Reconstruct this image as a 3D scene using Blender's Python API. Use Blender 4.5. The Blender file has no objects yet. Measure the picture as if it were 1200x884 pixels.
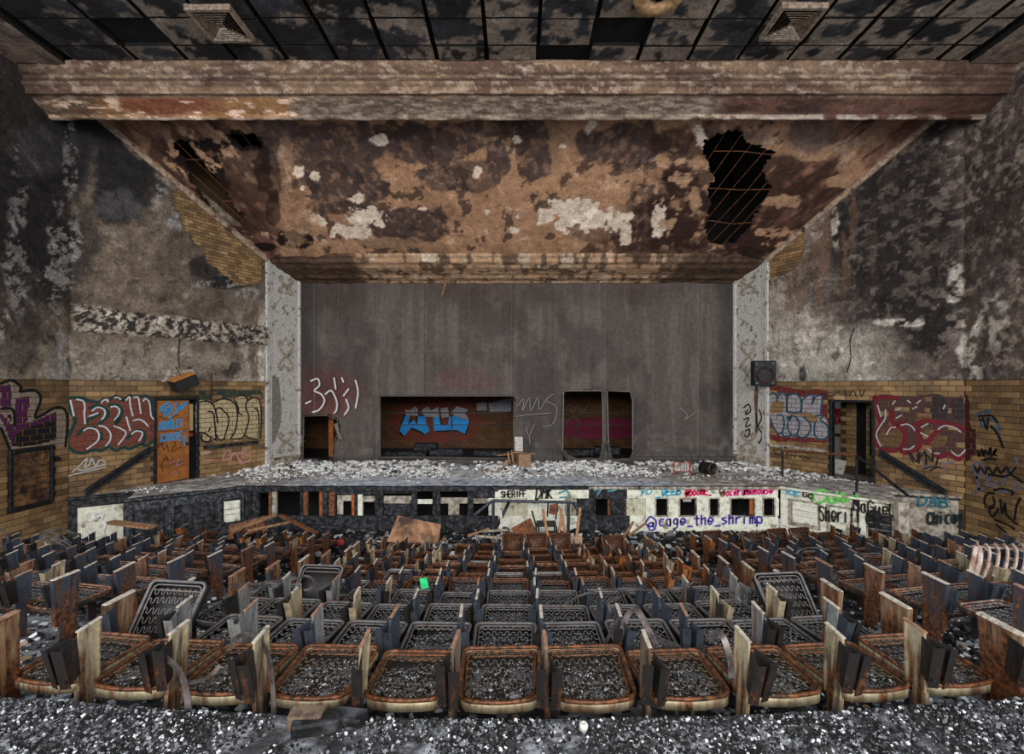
import bpy, math, random
import numpy as np
from mathutils import Vector, Matrix

# ---------------------------------------------------------------- camera, sky, light, exposure
scene = bpy.context.scene
COL = scene.collection
F, CX, CY = 560.0, 606.0, 453.0          # focal length and vanishing point in 1200x884 pixels; eye level is z = 0
cam_data = bpy.data.cameras.new('camera')
cam_data.sensor_width = 36.0
cam_data.lens = 36.0 * F / 1200.0
cam_data.shift_x = (600.0 - CX) / 1200.0
cam_data.shift_y = (CY - 442.0) / 1200.0
cam_data.clip_start = 0.05
cam = bpy.data.objects.new('camera', cam_data)
cam.rotation_euler = (math.pi / 2, 0, 0)
COL.objects.link(cam)
scene.camera = cam

world = bpy.data.worlds.new('overcast_sky')
scene.world = world
world.use_nodes = True
bg = world.node_tree.nodes['Background']
bg.inputs[0].default_value = (0.86, 0.93, 1.0, 1)
bg.inputs[1].default_value = 0.34

def area_light(name, loc, target, sx, sy, power, col):
    d = bpy.data.lights.new(name, 'AREA'); d.shape = 'RECTANGLE'; d.size = sx; d.size_y = sy
    d.energy = power; d.color = col
    o = bpy.data.objects.new(name, d); o.location = loc
    o.rotation_euler = (Vector(target) - Vector(loc)).to_track_quat('-Z', 'Y').to_euler()
    COL.objects.link(o); return o
# added area lights for assumed, unseen windows behind the camera and on both sides
area_light('rear_fill_light', (0, -9, 4.6), (0, 13, -2.0), 14, 5, 2500, (1.0, 0.95, 0.88))
area_light('side_fill_light', (-10.3, 1.0, 3.2), (0, 6.5, -3), 9, 5, 620, (0.85, 0.93, 1.0))
area_light('side_fill_light', (10.3, 1.0, 3.2), (0, 6.5, -3), 9, 5, 620, (0.85, 0.93, 1.0))

vs = scene.view_settings
vs.view_transform = 'Standard'; vs.look = 'None'; vs.gamma = 1.0; vs.use_curve_mapping = False
vs.exposure = 0.12

random.seed(11)
RNG = np.random.default_rng(7)

# ---------------------------------------------------------------- helpers
def lin(c):
    return tuple((x / 255.0 / 12.92) if x / 255.0 <= 0.04045 else ((x / 255.0 + 0.055) / 1.055) ** 2.4 for x in c)
def L(r, g, b, k=1.0):
    return np.array(lin((r, g, b))) * k

_T = np.random.default_rng(3).random((512, 512))
def vnoise(x, y, seed):
    x = x + seed * 37.17; y = y + seed * 91.71
    xi = np.floor(x).astype(int); yi = np.floor(y).astype(int)
    fx = x - xi; fy = y - yi
    fx = fx * fx * (3 - 2 * fx); fy = fy * fy * (3 - 2 * fy)
    a = _T[xi % 512, yi % 512]; b = _T[(xi + 1) % 512, yi % 512]
    c = _T[xi % 512, (yi + 1) % 512]; d = _T[(xi + 1) % 512, (yi + 1) % 512]
    return (a * (1 - fx) + b * fx) * (1 - fy) + (c * (1 - fx) + d * fx) * fy
def fbm(x, y, seed, scale=1.0, octs=5, gain=0.55):
    t = 0.0; amp = 1.0; s = 0.0; f = scale
    for i in range(octs):
        t = t + amp * vnoise(x * f, y * f, seed + i * 3); s += amp; amp *= gain; f *= 2.03
    return t / s
def ss(a, b, x):
    t = np.clip((x - a) / (b - a), 0, 1); return t * t * (3 - 2 * t)
def mixc(c, d, m):
    m = np.asarray(m)[..., None]; return c * (1 - m) + np.asarray(d) * m

def link(o, parent=None):
    COL.objects.link(o)
    if parent is not None: o.parent = parent
    return o
def tag(o, label=None, cat=None, group=None, kind=None):
    if label: o['label'] = label
    if cat: o['category'] = cat
    if group: o['group'] = group
    if kind: o['kind'] = kind
    return o
def empty(name, loc=(0, 0, 0), rz=0.0, parent=None):
    o = bpy.data.objects.new(name, None); o.empty_display_size = 0.1
    o.location = loc; o.rotation_euler = (0, 0, rz); return link(o, parent)
def mobj(name, me, mat=None, parent=None, loc=None, rot=None, color=None):
    o = bpy.data.objects.new(name, me)
    if mat is not None and len(me.materials) == 0: me.materials.append(mat)
    if loc is not None: o.location = loc
    if rot is not None: o.rotation_euler = rot
    if color is not None: o.color = color
    return link(o, parent)

def mesh_np(name, V, Q, col=None, smooth=True):
    me = bpy.data.meshes.new(name)
    V = np.asarray(V, dtype=np.float32); Q = np.asarray(Q, dtype=np.int32)
    k = Q.shape[1]
    me.vertices.add(len(V)); me.vertices.foreach_set('co', V.ravel())
    me.loops.add(Q.size); me.loops.foreach_set('vertex_index', Q.ravel())
    me.polygons.add(len(Q))
    me.polygons.foreach_set('loop_start', np.arange(0, Q.size, k, dtype=np.int32))
    me.polygons.foreach_set('use_smooth', np.full(len(Q), smooth))
    me.update(calc_edges=True)
    if col is not None:
        a = me.color_attributes.new('col', 'FLOAT_COLOR', 'POINT')
        c = np.ones((len(V), 4), dtype=np.float32); c[:, :col.shape[1]] = col
        a.data.foreach_set('color', c.ravel())
    return me

def grid_quads(nu, nv, keep=None):
    i = np.arange(nu * nv).reshape(nu, nv)
    q = np.stack([i[:-1, :-1], i[1:, :-1], i[1:, 1:], i[:-1, 1:]], -1)
    if keep is not None: q = q[keep]
    return q.reshape(-1, 4)
def compact(V, Q, col=None):
    used = np.unique(Q); m = np.full(len(V), -1); m[used] = np.arange(len(used))
    return V[used], m[Q], (None if col is None else col[used])

def in_poly(x, y, poly):
    r = np.zeros(np.shape(x), bool); n = len(poly); j = n - 1
    for i in range(n):
        xi, yi = poly[i]; xj, yj = poly[j]
        if yi != yj:
            c = ((yi > y) != (yj > y)) & (x < (xj - xi) * (y - yi) / (yj - yi) + xi)
            r ^= c
        j = i
    return r

class MB:
    """collects boxes, prisms, tubes and ribbons into one mesh"""
    def __init__(s): s.v = []; s.f = []
    def add(s, vs, fs):
        b = len(s.v); s.v += [tuple(p) for p in vs]; s.f += [tuple(i + b for i in f) for f in fs]; return s
    def box(s, x0, x1, y0, y1, z0, z1, M=None):
        v = [Vector((x, y, z)) for z in (z0, z1) for x, y in ((x0, y0), (x1, y0), (x1, y1), (x0, y1))]
        if M is not None: v = [M @ p for p in v]
        return s.add(v, [(3, 2, 1, 0), (4, 5, 6, 7), (0, 1, 5, 4), (1, 2, 6, 5), (2, 3, 7, 6), (3, 0, 4, 7)])
    def cham(s, x0, x1, y0, y1, z0, z1, c, M=None):
        """box whose front (low y) edges are chamfered"""
        v = [Vector(p) for p in ((x0, y1, z0), (x1, y1, z0), (x1, y1, z1), (x0, y1, z1),
             (x0, y0 + c, z0), (x1, y0 + c, z0), (x1, y0 + c, z1), (x0, y0 + c, z1),
             (x0 + c, y0, z0 + c), (x1 - c, y0, z0 + c), (x1 - c, y0, z1 - c), (x0 + c, y0, z1 - c))]
        if M is not None: v = [M @ p for p in v]
        return s.add(v, [(0, 3, 2, 1), (0, 1, 5, 4), (1, 2, 6, 5), (2, 3, 7, 6), (3, 0, 4, 7),
                         (4, 5, 9, 8), (5, 6, 10, 9), (6, 7, 11, 10), (7, 4, 8, 11), (8, 9, 10, 11)])
    def hexa(s, p):
        return s.add(p, [(3, 2, 1, 0), (4, 5, 6, 7), (0, 1, 5, 4), (1, 2, 6, 5), (2, 3, 7, 6), (3, 0, 4, 7)])
    def bar(s, a, b, w, h, up=(0, 0, 1)):
        a = Vector(a); b = Vector(b); d = (b - a).normalized(); up = Vector(up)
        if abs(d.dot(up)) > 0.98: up = Vector((0, 1, 0))
        r = d.cross(up).normalized() * (w / 2); u = r.cross(d).normalized() * (h / 2)
        return s.hexa([a - r - u, a + r - u, b + r - u, b - r - u, a - r + u, a + r + u, b + r + u, b - r + u])
    def sweep(s, pts, prof, closed=False, up=(0, 0, 1), cap=True):
        pts = [Vector(p) for p in pts]; n = len(pts); k = len(prof); up = Vector(up); rings = []
        for i, p in enumerate(pts):
            a = pts[(i - 1) % n] if (closed or i > 0) else p
            b = pts[(i + 1) % n] if (closed or i < n - 1) else p
            d = (b - a)
            d = d.normalized() if d.length > 1e-9 else Vector((1, 0, 0))
            r = d.cross(up)
            r = r.normalized() if r.length > 1e-4 else Vector((1, 0, 0))
            u = r.cross(d).normalized()
            rings.append([p + r * q[0] + u * q[1] for q in prof])
        fs = []
        for i in range(n if closed else n - 1):
            for j in range(k):
                fs.append((i * k + j, i * k + (j + 1) % k, ((i + 1) % n) * k + (j + 1) % k, ((i + 1) % n) * k + j))
        if cap and not closed:
            fs.append(tuple(range(k - 1, -1, -1))); fs.append(tuple((n - 1) * k + j for j in range(k)))
        return s.add([p for r in rings for p in r], fs)
    def tube(s, pts, r, n=6, closed=False, up=(0, 0, 1)):
        return s.sweep(pts, [(r * math.cos(2 * math.pi * j / n), r * math.sin(2 * math.pi * j / n)) for j in range(n)], closed, up)
    def ribbon(s, pts, w, t=0.004, up=(0, 0, 1)):
        return s.sweep(pts, [(-w / 2, -t / 2), (w / 2, -t / 2), (w / 2, t / 2), (-w / 2, t / 2)], False, up)
    def prism(s, poly, z0, z1, M=None):
        n = len(poly); v = [Vector((x, y, z0)) for x, y in poly] + [Vector((x, y, z1)) for x, y in poly]
        if M is not None: v = [M @ p for p in v]
        return s.add(v, [tuple(range(n - 1, -1, -1)), tuple(range(n, 2 * n))] + [(i, (i + 1) % n, n + (i + 1) % n, n + i) for i in range(n)])
    def lathe(s, prof, n=16, M=None):
        k = len(prof); v = []
        for i in range(n):
            a = 2 * math.pi * i / n
            for r, z in prof:
                p = Vector((r * math.cos(a), r * math.sin(a), z)); v.append(M @ p if M is not None else p)
        return s.add(v, [(i * k + j, ((i + 1) % n) * k + j, ((i + 1) % n) * k + j + 1, i * k + j + 1) for i in range(n) for j in range(k - 1)])
    def mesh(s, name, mat=None, smooth=False):
        me = bpy.data.meshes.new(name); me.from_pydata([tuple(p) for p in s.v], [], s.f); me.update()
        if smooth: me.polygons.foreach_set('use_smooth', [True] * len(me.polygons))
        if mat: me.materials.append(mat)
        return me
    def build(s, name, mat, parent=None, smooth=False, loc=None, rot=None, color=None):
        return mobj(name, s.mesh(name, mat, smooth), None, parent, loc, rot, color)

def catmull(pts, n=5, closed=False):
    pts = [Vector(p) for p in pts]; m = len(pts); out = []
    if m < 3: return pts
    for i in range(m if closed else m - 1):
        p0 = pts[(i - 1) % m] if (closed or i > 0) else pts[0]
        p1 = pts[i]; p2 = pts[(i + 1) % m]
        p3 = pts[(i + 2) % m] if (closed or i + 2 < m) else pts[-1]
        for k in range(n):
            t = k / n
            out.append(0.5 * ((2 * p1) + (p2 - p0) * t + (2 * p0 - 5 * p1 + 4 * p2 - p3) * t * t + (3 * p1 - p0 - 3 * p2 + p3) * t ** 3))
    if not closed: out.append(pts[-1])
    return out

class Plane:
    """an upright plane in the hall; u runs along it, v is height; photo measurements are read off onto it"""
    def __init__(s, O, U, N, V=(0, 0, 1)):
        s.O = Vector(O); s.U = Vector(U).normalized(); s.V = Vector(V).normalized(); s.N = Vector(N).normalized()
    def hit(s, px, py):
        d = Vector(((px - CX) / F, 1.0, -(py - CY) / F))
        return d * (s.O.dot(s.N) / d.dot(s.N))
    def uv(s, px, py):
        p = s.hit(px, py) - s.O; return p.dot(s.U), p.dot(s.V)
    def pt(s, u, v, off=0.0):
        return s.O + s.U * u + s.V * v + s.N * off
    def matrix(s):
        """local x = U, local -y = N (towards the room), local z = V"""
        M = Matrix.Identity(4)
        M.col[0][:3] = s.U; M.col[1][:3] = -s.N; M.col[2][:3] = s.V; M.col[3][:3] = s.O
        return M

# ---------------------------------------------------------------- node materials
class NT:
    def __init__(s, name):
        s.m = bpy.data.materials.new(name); s.m.use_nodes = True
        s.t = s.m.node_tree; s.bs = s.t.nodes['Principled BSDF']
    def n(s, typ, **kw):
        x = s.t.nodes.new(typ)
        for k, v in kw.items(): setattr(x, k, v)
        return x
    def l(s, a, b): s.t.links.new(a, b)
    def val(s, sock, v):
        if hasattr(v, 'is_output'): s.l(v, sock)
        elif isinstance(v, (tuple, list, np.ndarray)):
            v = tuple(v); sock.default_value = v + (1.0,) if (len(v) == 3 and len(sock.default_value) == 4) else v
        else: sock.default_value = v
    def noise(s, scale, detail=6, rough=0.6, vec=None, dist=0.0):
        x = s.n('ShaderNodeTexNoise'); x.inputs['Scale'].default_value = scale; x.inputs['Detail'].default_value = detail
        x.inputs['Roughness'].default_value = rough; x.inputs['Distortion'].default_value = dist
        if vec is not None: s.l(vec, x.inputs['Vector'])
        return x.outputs['Fac']
    def ramp(s, fac, a, b):
        x = s.n('ShaderNodeMapRange'); x.interpolation_type = 'SMOOTHSTEP'
        s.val(x.inputs['Value'], fac); s.val(x.inputs['From Min'], a); s.val(x.inputs['From Max'], b); return x.outputs[0]
    def mix(s, fac, a, b, mode='MIX'):
        x = s.n('ShaderNodeMix', data_type='RGBA', blend_type=mode)
        s.val(x.inputs[0], fac); s.val(x.inputs[6], a); s.val(x.inputs[7], b); return x.outputs[2]
    def math(s, op, a, b=0.0):
        x = s.n('ShaderNodeMath', operation=op); s.val(x.inputs[0], a); s.val(x.inputs[1], b); return x.outputs[0]
    def coord(s, which='Object'): return s.n('ShaderNodeTexCoord').outputs[which]
    def geopos(s): return s.n('ShaderNodeNewGeometry').outputs['Position']
    def scaled(s, vec, sc):
        x = s.n('ShaderNodeVectorMath', operation='MULTIPLY'); s.l(vec, x.inputs[0]); x.inputs[1].default_value = sc; return x.outputs[0]
    def out(s, color, rough=0.85, metal=0.0, bump=None, bstr=0.3, bdist=0.02, spec=0.3):
        s.val(s.bs.inputs['Base Color'], color); s.val(s.bs.inputs['Roughness'], rough); s.val(s.bs.inputs['Metallic'], metal)
        s.val(s.bs.inputs['Specular IOR Level'], spec)
        if bump is not None:
            b = s.n('ShaderNodeBump'); b.inputs['Strength'].default_value = bstr; b.inputs['Distance'].default_value = bdist
            s.l(bump, b.inputs['Height']); s.l(b.outputs[0], s.bs.inputs['Normal'])
        return s.m

def m_attr(name, scale=18.0, contrast=0.6, bump=0.4, rough=0.85, speck=None, speck_amt=0.0, flake=2.2, famt=0.0):
    """surface coloured by its own stains (attribute col) with fine grain on top"""
    t = NT(name); p = t.geopos()
    a = t.n('ShaderNodeAttribute'); a.attribute_name = 'col'
    n1 = t.noise(scale, 7, 0.65, p)
    n2 = t.noise(scale * 0.22, 6, 0.6, p)
    k = t.math('ADD', t.math('MULTIPLY', t.ramp(n1, 0.25, 0.75), contrast), 1 - contrast * 0.5)
    k2 = t.math('ADD', t.math('MULTIPLY', t.ramp(n2, 0.3, 0.7), contrast * 0.7), 1 - contrast * 0.35)
    c = t.mix(1.0, a.outputs['Color'], t.math('MULTIPLY', k, k2), 'MULTIPLY')
    # flaking skin: crisp pale and dark islands of many sizes
    n4 = t.noise(flake, 10, 0.72, p, 0.6); n5 = t.noise(flake * 1.7, 9, 0.75, t.scaled(p, (1.3, 1.3, 0.8)), 0.8)
    hsv = t.n('ShaderNodeHueSaturation'); t.l(c, hsv.inputs['Color']); hsv.inputs['Value'].default_value = 1.75; hsv.inputs['Saturation'].default_value = 0.8
    c = t.mix(t.math('MULTIPLY', t.ramp(n4, 0.57, 0.61), famt), c, hsv.outputs[0])
    c = t.mix(t.math('MULTIPLY', t.ramp(n5, 0.56, 0.62), famt * 1.1), c, t.mix(1.0, c, (0.38, 0.34, 0.34), 'MULTIPLY'))
    if speck is not None:
        n3 = t.noise(scale * 2.3, 3, 0.7, p)
        c = t.mix(t.math('MULTIPLY', t.ramp(n3, 0.6, 0.68), speck_amt), c, speck)
    return t.out(c, rough, 0, n1, bump, 0.03)

def m_plain(name, a, b, scale=12.0, rough=0.8, metal=0.0, bump=0.3, lo=0.35, hi=0.65, obj=False, c3=None, spec=0.3):
    t = NT(name); p = t.coord('Object') if obj else t.geopos()
    n1 = t.noise(scale, 7, 0.65, p)
    c = t.mix(t.ramp(n1, lo, hi), a, b)
    if c3 is not None:
        c = t.mix(t.ramp(t.noise(scale * 0.35, 5, 0.6, p), 0.55, 0.68), c, c3)
    return t.out(c, rough, metal, n1, bump, 0.02, spec)

def m_paint(name, c):
    t = NT(name); p = t.geopos(); n = t.noise(30, 4, 0.6, p); n2 = t.noise(3.5, 5, 0.6, p)
    col = t.mix(t.ramp(n, 0.3, 0.7), tuple(np.array(c) * 0.7), tuple(np.minimum(np.array(c) * 1.15, 1)))
    col = t.mix(t.math('MULTIPLY', t.ramp(n2, 0.5, 0.75), 0.5), col, tuple(np.array(c) * 0.35 + 0.01))
    return t.out(col, 0.7)

def m_metal():
    """burnt steel: paint colour from the object's colour, rust amount from its alpha"""
    t = NT('burnt_steel'); oi = t.n('ShaderNodeObjectInfo')
    p = t.geopos()
    off = t.n('ShaderNodeVectorMath', operation='ADD'); t.l(t.scaled(t.coord('Object'), (16, 22, 3.2)), off.inputs[0])
    rnd = t.math('MULTIPLY', oi.outputs['Random'], 60.0); cmb = t.n('ShaderNodeCombineXYZ'); t.l(rnd, cmb.inputs[0]); t.l(rnd, cmb.inputs[1]); t.l(cmb.outputs[0], off.inputs[1])
    n1 = t.noise(1.0, 6, 0.6, off.outputs[0]); n2 = t.noise(34.0, 5, 0.6, p); n3 = t.noise(0.8, 5, 0.65, off.outputs[0])
    rust = t.mix(t.ramp(n2, 0.3, 0.75), lin((44, 32, 27)), lin((148, 92, 56)))
    sep = t.n('ShaderNodeSeparateXYZ'); t.l(t.coord('Object'), sep.inputs[0])
    low = t.math('MULTIPLY', t.math('MULTIPLY', t.ramp(sep.outputs['Z'], 0.72, 0.34), t.math('GREATER_THAN', sep.outputs['Z'], 0.08)), 0.16)              # rust creeps up from below
    thr = t.math('SUBTRACT', t.math('SUBTRACT', 0.80, t.math('MULTIPLY', oi.outputs['Alpha'], 0.58)), low)
    mask = t.ramp(n1, t.math('SUBTRACT', thr, 0.13), t.math('ADD', thr, 0.13))
    paint = t.mix(t.ramp(n2, 0.35, 0.7), oi.outputs['Color'], t.mix(0.35, oi.outputs['Color'], (0.02, 0.018, 0.016)))
    c = t.mix(mask, paint, rust)
    c = t.mix(t.math('MULTIPLY', t.ramp(n3, 0.5, 0.72), 0.75), c, lin((32, 28, 27)))
    return t.out(c, 0.5, 0.3, n2, 0.25, 0.006, 0.45)
def m_rock(name):
    t = NT(name); a = t.n('ShaderNodeAttribute'); a.attribute_name = 'col'
    n = t.noise(60, 4, 0.6, t.geopos())
    c = t.mix(1.0, a.outputs['Color'], t.math('ADD', t.math('MULTIPLY', n, 0.9), 0.5), 'MULTIPLY')
    return t.out(c, 0.9, 0, n, 0.3, 0.01)
# ================================================================ the hall
ALB = 1.7
def C(r, g, b, k=1.0):
    return np.minimum(L(r, g, b) * ALB * k, 0.9)
def CT(r, g, b, k=1.0): return tuple(float(x) for x in C(r, g, b, k))
S = -2.65                                  # stage level below eye
WX, CORN = 10.7, 11.4                      # side walls, corner where the splayed walls begin
PXO, PYO = 8.2, 15.62                      # outer edge of the proscenium splay
CURX, CURY = 7.7, 17.0                     # curtain
BT = 0.15                                  # top of the brick dado
R_ARC = 20.8

PL = Plane((-WX, CORN, 0), (2.5, 4.22, 0), (4.22, -2.5, 0))
PR = Plane((PXO, PYO, 0), (2.5, -4.22, 0), (-4.22, -2.5, 0))
SL = Plane((-WX, 8.0, 0), (0, 1, 0), (1, 0, 0))
SR = Plane((WX, CORN, 0), (0, -1, 0), (-1, 0, 0))
PF = Plane((0, 12.7, 0), (1, 0, 0), (0, -1, 0))          # stage front
PC = Plane((0, CURY, 0), (1, 0, 0), (0, -1, 0))          # curtain
PB = Plane((0, 20.5, 0), (1, 0, 0), (0, -1, 0))          # back wall of the stage
LEN_SPLAY = math.hypot(2.5, 4.22)

M_plaster = m_attr('sooty_plaster', 16, 0.8, 0.6, flake=1.5, famt=0.75)
M_board = m_attr('peeling_plaster_board', 20, 0.6, 0.4, flake=1.3, famt=0.5)
M_ceil = m_attr('burnt_ceiling_tile', 14, 0.7, 0.5, flake=2.0, famt=0.7)
M_cloth = m_attr('fire_curtain_cloth', 30, 0.4, 0.3, 0.95, flake=1.0, famt=0.12)
M_dust = m_attr('dusty_floor', 22, 0.9, 0.6, 0.95)
M_ash = m_attr('ash_floor', 30, 1.0, 0.8, 0.95)
M_char = m_plain('charred_wood', lin((18, 18, 20)), lin((84, 86, 92)), 9, 0.6, bump=0.9, lo=0.4, hi=0.75)  # upper tone raised to carry the blue-grey sheen of the char
M_black = m_plain('black_iron', lin((14, 15, 17)), lin((48, 50, 54)), 14, 0.5, 0.2)
M_mortar = m_plain('dark_mortar', lin((52, 40, 28)), lin((84, 66, 46)), 30, 0.95)
M_void = m_plain('soot_and_dark_void', lin((12, 11, 11)), lin((26, 23, 22)), 4, 0.95)  # soot black, also used for dark sheets standing in for unlit openings
M_cream = m_plain('flaking_cream_paint', CT(158, 154, 140), CT(196, 192, 178), 9, 0.75, bump=0.35, c3=CT(112, 100, 84), lo=0.3, hi=0.6)
M_creamd = m_plain('smoked_cream_paint', CT(92, 84, 76), CT(158, 150, 138), 7, 0.8, bump=0.4, c3=CT(48, 40, 36))
M_white = m_plain('chalky_white_plaster', CT(138, 134, 129), CT(172, 169, 165), 15, 0.85, bump=0.5, c3=CT(92, 82, 72), lo=0.3, hi=0.6)
M_wood = m_plain('raw_wood', CT(92, 66, 46), CT(140, 106, 78), 18, 0.8, obj=True)
M_rust = m_plain('rusty_iron', CT(52, 34, 26), CT(118, 72, 44), 16, 0.75, 0.1, bump=0.5, c3=CT(70, 62, 60))
M_rock = m_rock('plaster_rubble')

def m_brick():
    t = NT('glazed_tan_brick'); oi = t.n('ShaderNodeObjectInfo')
    cr = t.n('ShaderNodeValToRGB'); t.l(oi.outputs['Random'], cr.inputs[0])
    e = cr.color_ramp.elements
    cols = [(0, (88, 68, 46)), (0.25, (108, 84, 56)), (0.5, (124, 98, 66)), (0.72, (138, 110, 74)), (0.9, (104, 74, 50)), (1, (152, 126, 90))]
    e[0].position, e[0].color = 0, CT(*cols[0][1]) + (1,)
    e[1].position, e[1].color = 1, CT(*cols[-1][1]) + (1,)
    for p, c in cols[1:-1]:
        k = e.new(p); k.color = CT(*c) + (1,)
    p = t.geopos(); n1 = t.noise(10, 6, 0.6, p); n2 = t.noise(1.1, 5, 0.6, p)
    c = t.mix(1.0, cr.outputs[0], t.math('ADD', t.math('MULTIPLY', n1, 0.7), 0.6), 'MULTIPLY')
    c = t.mix(t.math('MULTIPLY', t.ramp(n2, 0.45, 0.68), 0.6), c, CT(56, 43, 34))
    return t.out(c, 0.5, 0, n1, 0.15, 0.01, 0.45)
M_brick = m_brick()
def m_brickwall(name, a, b, m, sc):
    t = NT(name); p = t.geopos()
    mp = t.n('ShaderNodeMapping'); t.l(p, mp.inputs[0]); mp.inputs['Rotation'].default_value = (math.pi / 2, 0, 0)
    bt = t.n('ShaderNodeTexBrick'); t.l(mp.outputs[0], bt.inputs[0]); bt.inputs['Scale'].default_value = sc
    bt.inputs['Color1'].default_value = a + (1,); bt.inputs['Color2'].default_value = b + (1,); bt.inputs['Mortar'].default_value = m + (1,)
    bt.inputs['Mortar Size'].default_value = 0.012; bt.inputs['Brick Width'].default_value = 0.6; bt.inputs['Row Height'].default_value = 0.27
    n = t.noise(3, 5, 0.6, p)
    return t.out(t.mix(1.0, bt.outputs[0], t.math('ADD', n, 0.3), 'MULTIPLY'), 0.8)
M_backbrick = m_brickwall('stage_back_brick', CT(74, 50, 32), CT(92, 64, 40), CT(40, 30, 22), 2.0)

def struct(o, label=None):
    o['kind'] = 'structure'
    if label: o['label'] = label
    return o

def topx(V):
    return CX + F * V[..., 0] / V[..., 1], CY - F * V[..., 2] / V[..., 1]
def blobs(px, py, lst, seed, wob=0.7, soft=0.25, sc=0.05):
    n = fbm(px, py, seed, sc, 5) - 0.5
    m = np.zeros(px.shape)
    for b in lst:
        cx, cy, rx, ry = b[:4]; st = b[4] if len(b) > 4 else 1.0
        d = np.sqrt(((px - cx) / rx) ** 2 + ((py - cy) / ry) ** 2) + n * wob * 2
        m = np.maximum(m, ss(1 + soft / 2, 1 - soft / 2, d) * st)
    return m
def surf(name, plane, u0, u1, v0, v1, res, colfn, mat, disp=None, keep=None, parent=None, off=0.0):
    nu = max(2, int(round((u1 - u0) / res)) + 1); nv = max(2, int(round((v1 - v0) / res)) + 1)
    u, v = np.meshgrid(np.linspace(u0, u1, nu), np.linspace(v0, v1, nv), indexing='ij')
    d = np.full(u.shape, off) if disp is None else off + disp(u, v)
    O, U, Vv, N = (np.array(x) for x in (plane.O, plane.U, plane.V, plane.N))
    P = O + u[..., None] * U + v[..., None] * Vv + d[..., None] * N
    col = colfn(u, v, P)
    q = None
    if keep is not None:
        k = keep(u, v, P); q = k[:-1, :-1] & k[1:, :-1] & k[1:, 1:] & k[:-1, 1:]
    Q = grid_quads(nu, nv, q)
    V2, Q2, c2 = compact(P.reshape(-1, 3), Q, col.reshape(-1, col.shape[-1]))
    return mobj(name, mesh_np(name, V2, Q2, c2), mat, parent)

# ---------------------------------------------------------------- floor: raked, dished, with ash
def z_pan(u): return -1.6 - 0.2835 * u + 0.0043 * u * u
def ysag(x):
    """the rows are bowed in the middle and run straight in the side blocks"""
    a = np.abs(x); return np.where(a < 4, x * x / (2 * R_ARC), 4 * a / R_ARC - 8 / R_ARC)
def zsag(x):
    a = np.abs(x); return np.where(a < 4, x * x / (2 * R_ARC), 8 / R_ARC + (a - 4) * .07)
def z_floor(x, y):
    u = np.clip(y - zsag(x) - 2.9, -2.0, 8.6)
    return np.maximum(z_pan(u) - 0.42, -3.9)
def build_floor():
    xs = np.linspace(-10.75, 10.75, 300); ys = np.linspace(1.9, 13.2, 170)
    x, y = np.meshgrid(xs, ys, indexing='ij')
    z = z_floor(x, y) + (fbm(x, y, 5, 1.5) - 0.5) * 0.05
    P = np.stack([x, y, z], -1)
    n1 = fbm(x, y, 21, 0.9); n2 = fbm(x, y, 25, 5.0, 4)
    c = np.zeros(P.shape) + C(34, 33, 34)
    c = mixc(c, C(122, 124, 128), ss(0.5, 0.68, n1 * 0.6 + n2 * 0.4))
    aisle = np.maximum(ss(0.75, 0.4, np.abs(x + 3.45)), ss(0.72, 0.4, np.abs(x - 3.2)))
    c = mixc(c, C(128, 132, 138), aisle * ss(0.36, 0.62, n2))
    front = ss(9.6, 10.6, y - ysag(x))
    c = mixc(c, C(26, 25, 26), front * ss(0.62, 0.45, n1) * 0.85)
    o = mobj('floor', mesh_np('floor', P.reshape(-1, 3), grid_quads(300, 170), c.reshape(-1, 3)), M_ash)
    struct(o, 'raked concrete floor covered in ash')
build_floor()

def ledge_edge(x): return 2.24 + x * x / (2 * R_ARC)
def build_ledge():
    xs = np.linspace(-4.2, 4.2, 170); ts = np.linspace(0, 1, 24)
    x, t = np.meshgrid(xs, ts, indexing='ij')
    y = 0.9 + (ledge_edge(x) - 0.9) * t
    z = -1.56 + (fbm(x, y, 8, 6.0) - 0.5) * 0.025
    P = np.stack([x, y, z], -1)
    # riser down to the first row
    Pr = P[:, -1:, :].copy(); Pr[..., 2] = -2.2; Pr[..., 1] += 0.01
    P = np.concatenate([P, Pr], 1)
    n2 = fbm(P[..., 0], P[..., 1], 25, 9.0, 4)
    c = np.zeros(P.shape) + C(46, 46, 48); c = mixc(c, C(120, 122, 128), ss(0.5, 0.62, n2))
    o = mobj('floor_ledge', mesh_np('floor_ledge', P.reshape(-1, 3), grid_quads(170, 25), c.reshape(-1, 3)), M_ash)
    struct(o, 'upper concrete ledge in the foreground covered in ash')
build_ledge()

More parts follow.
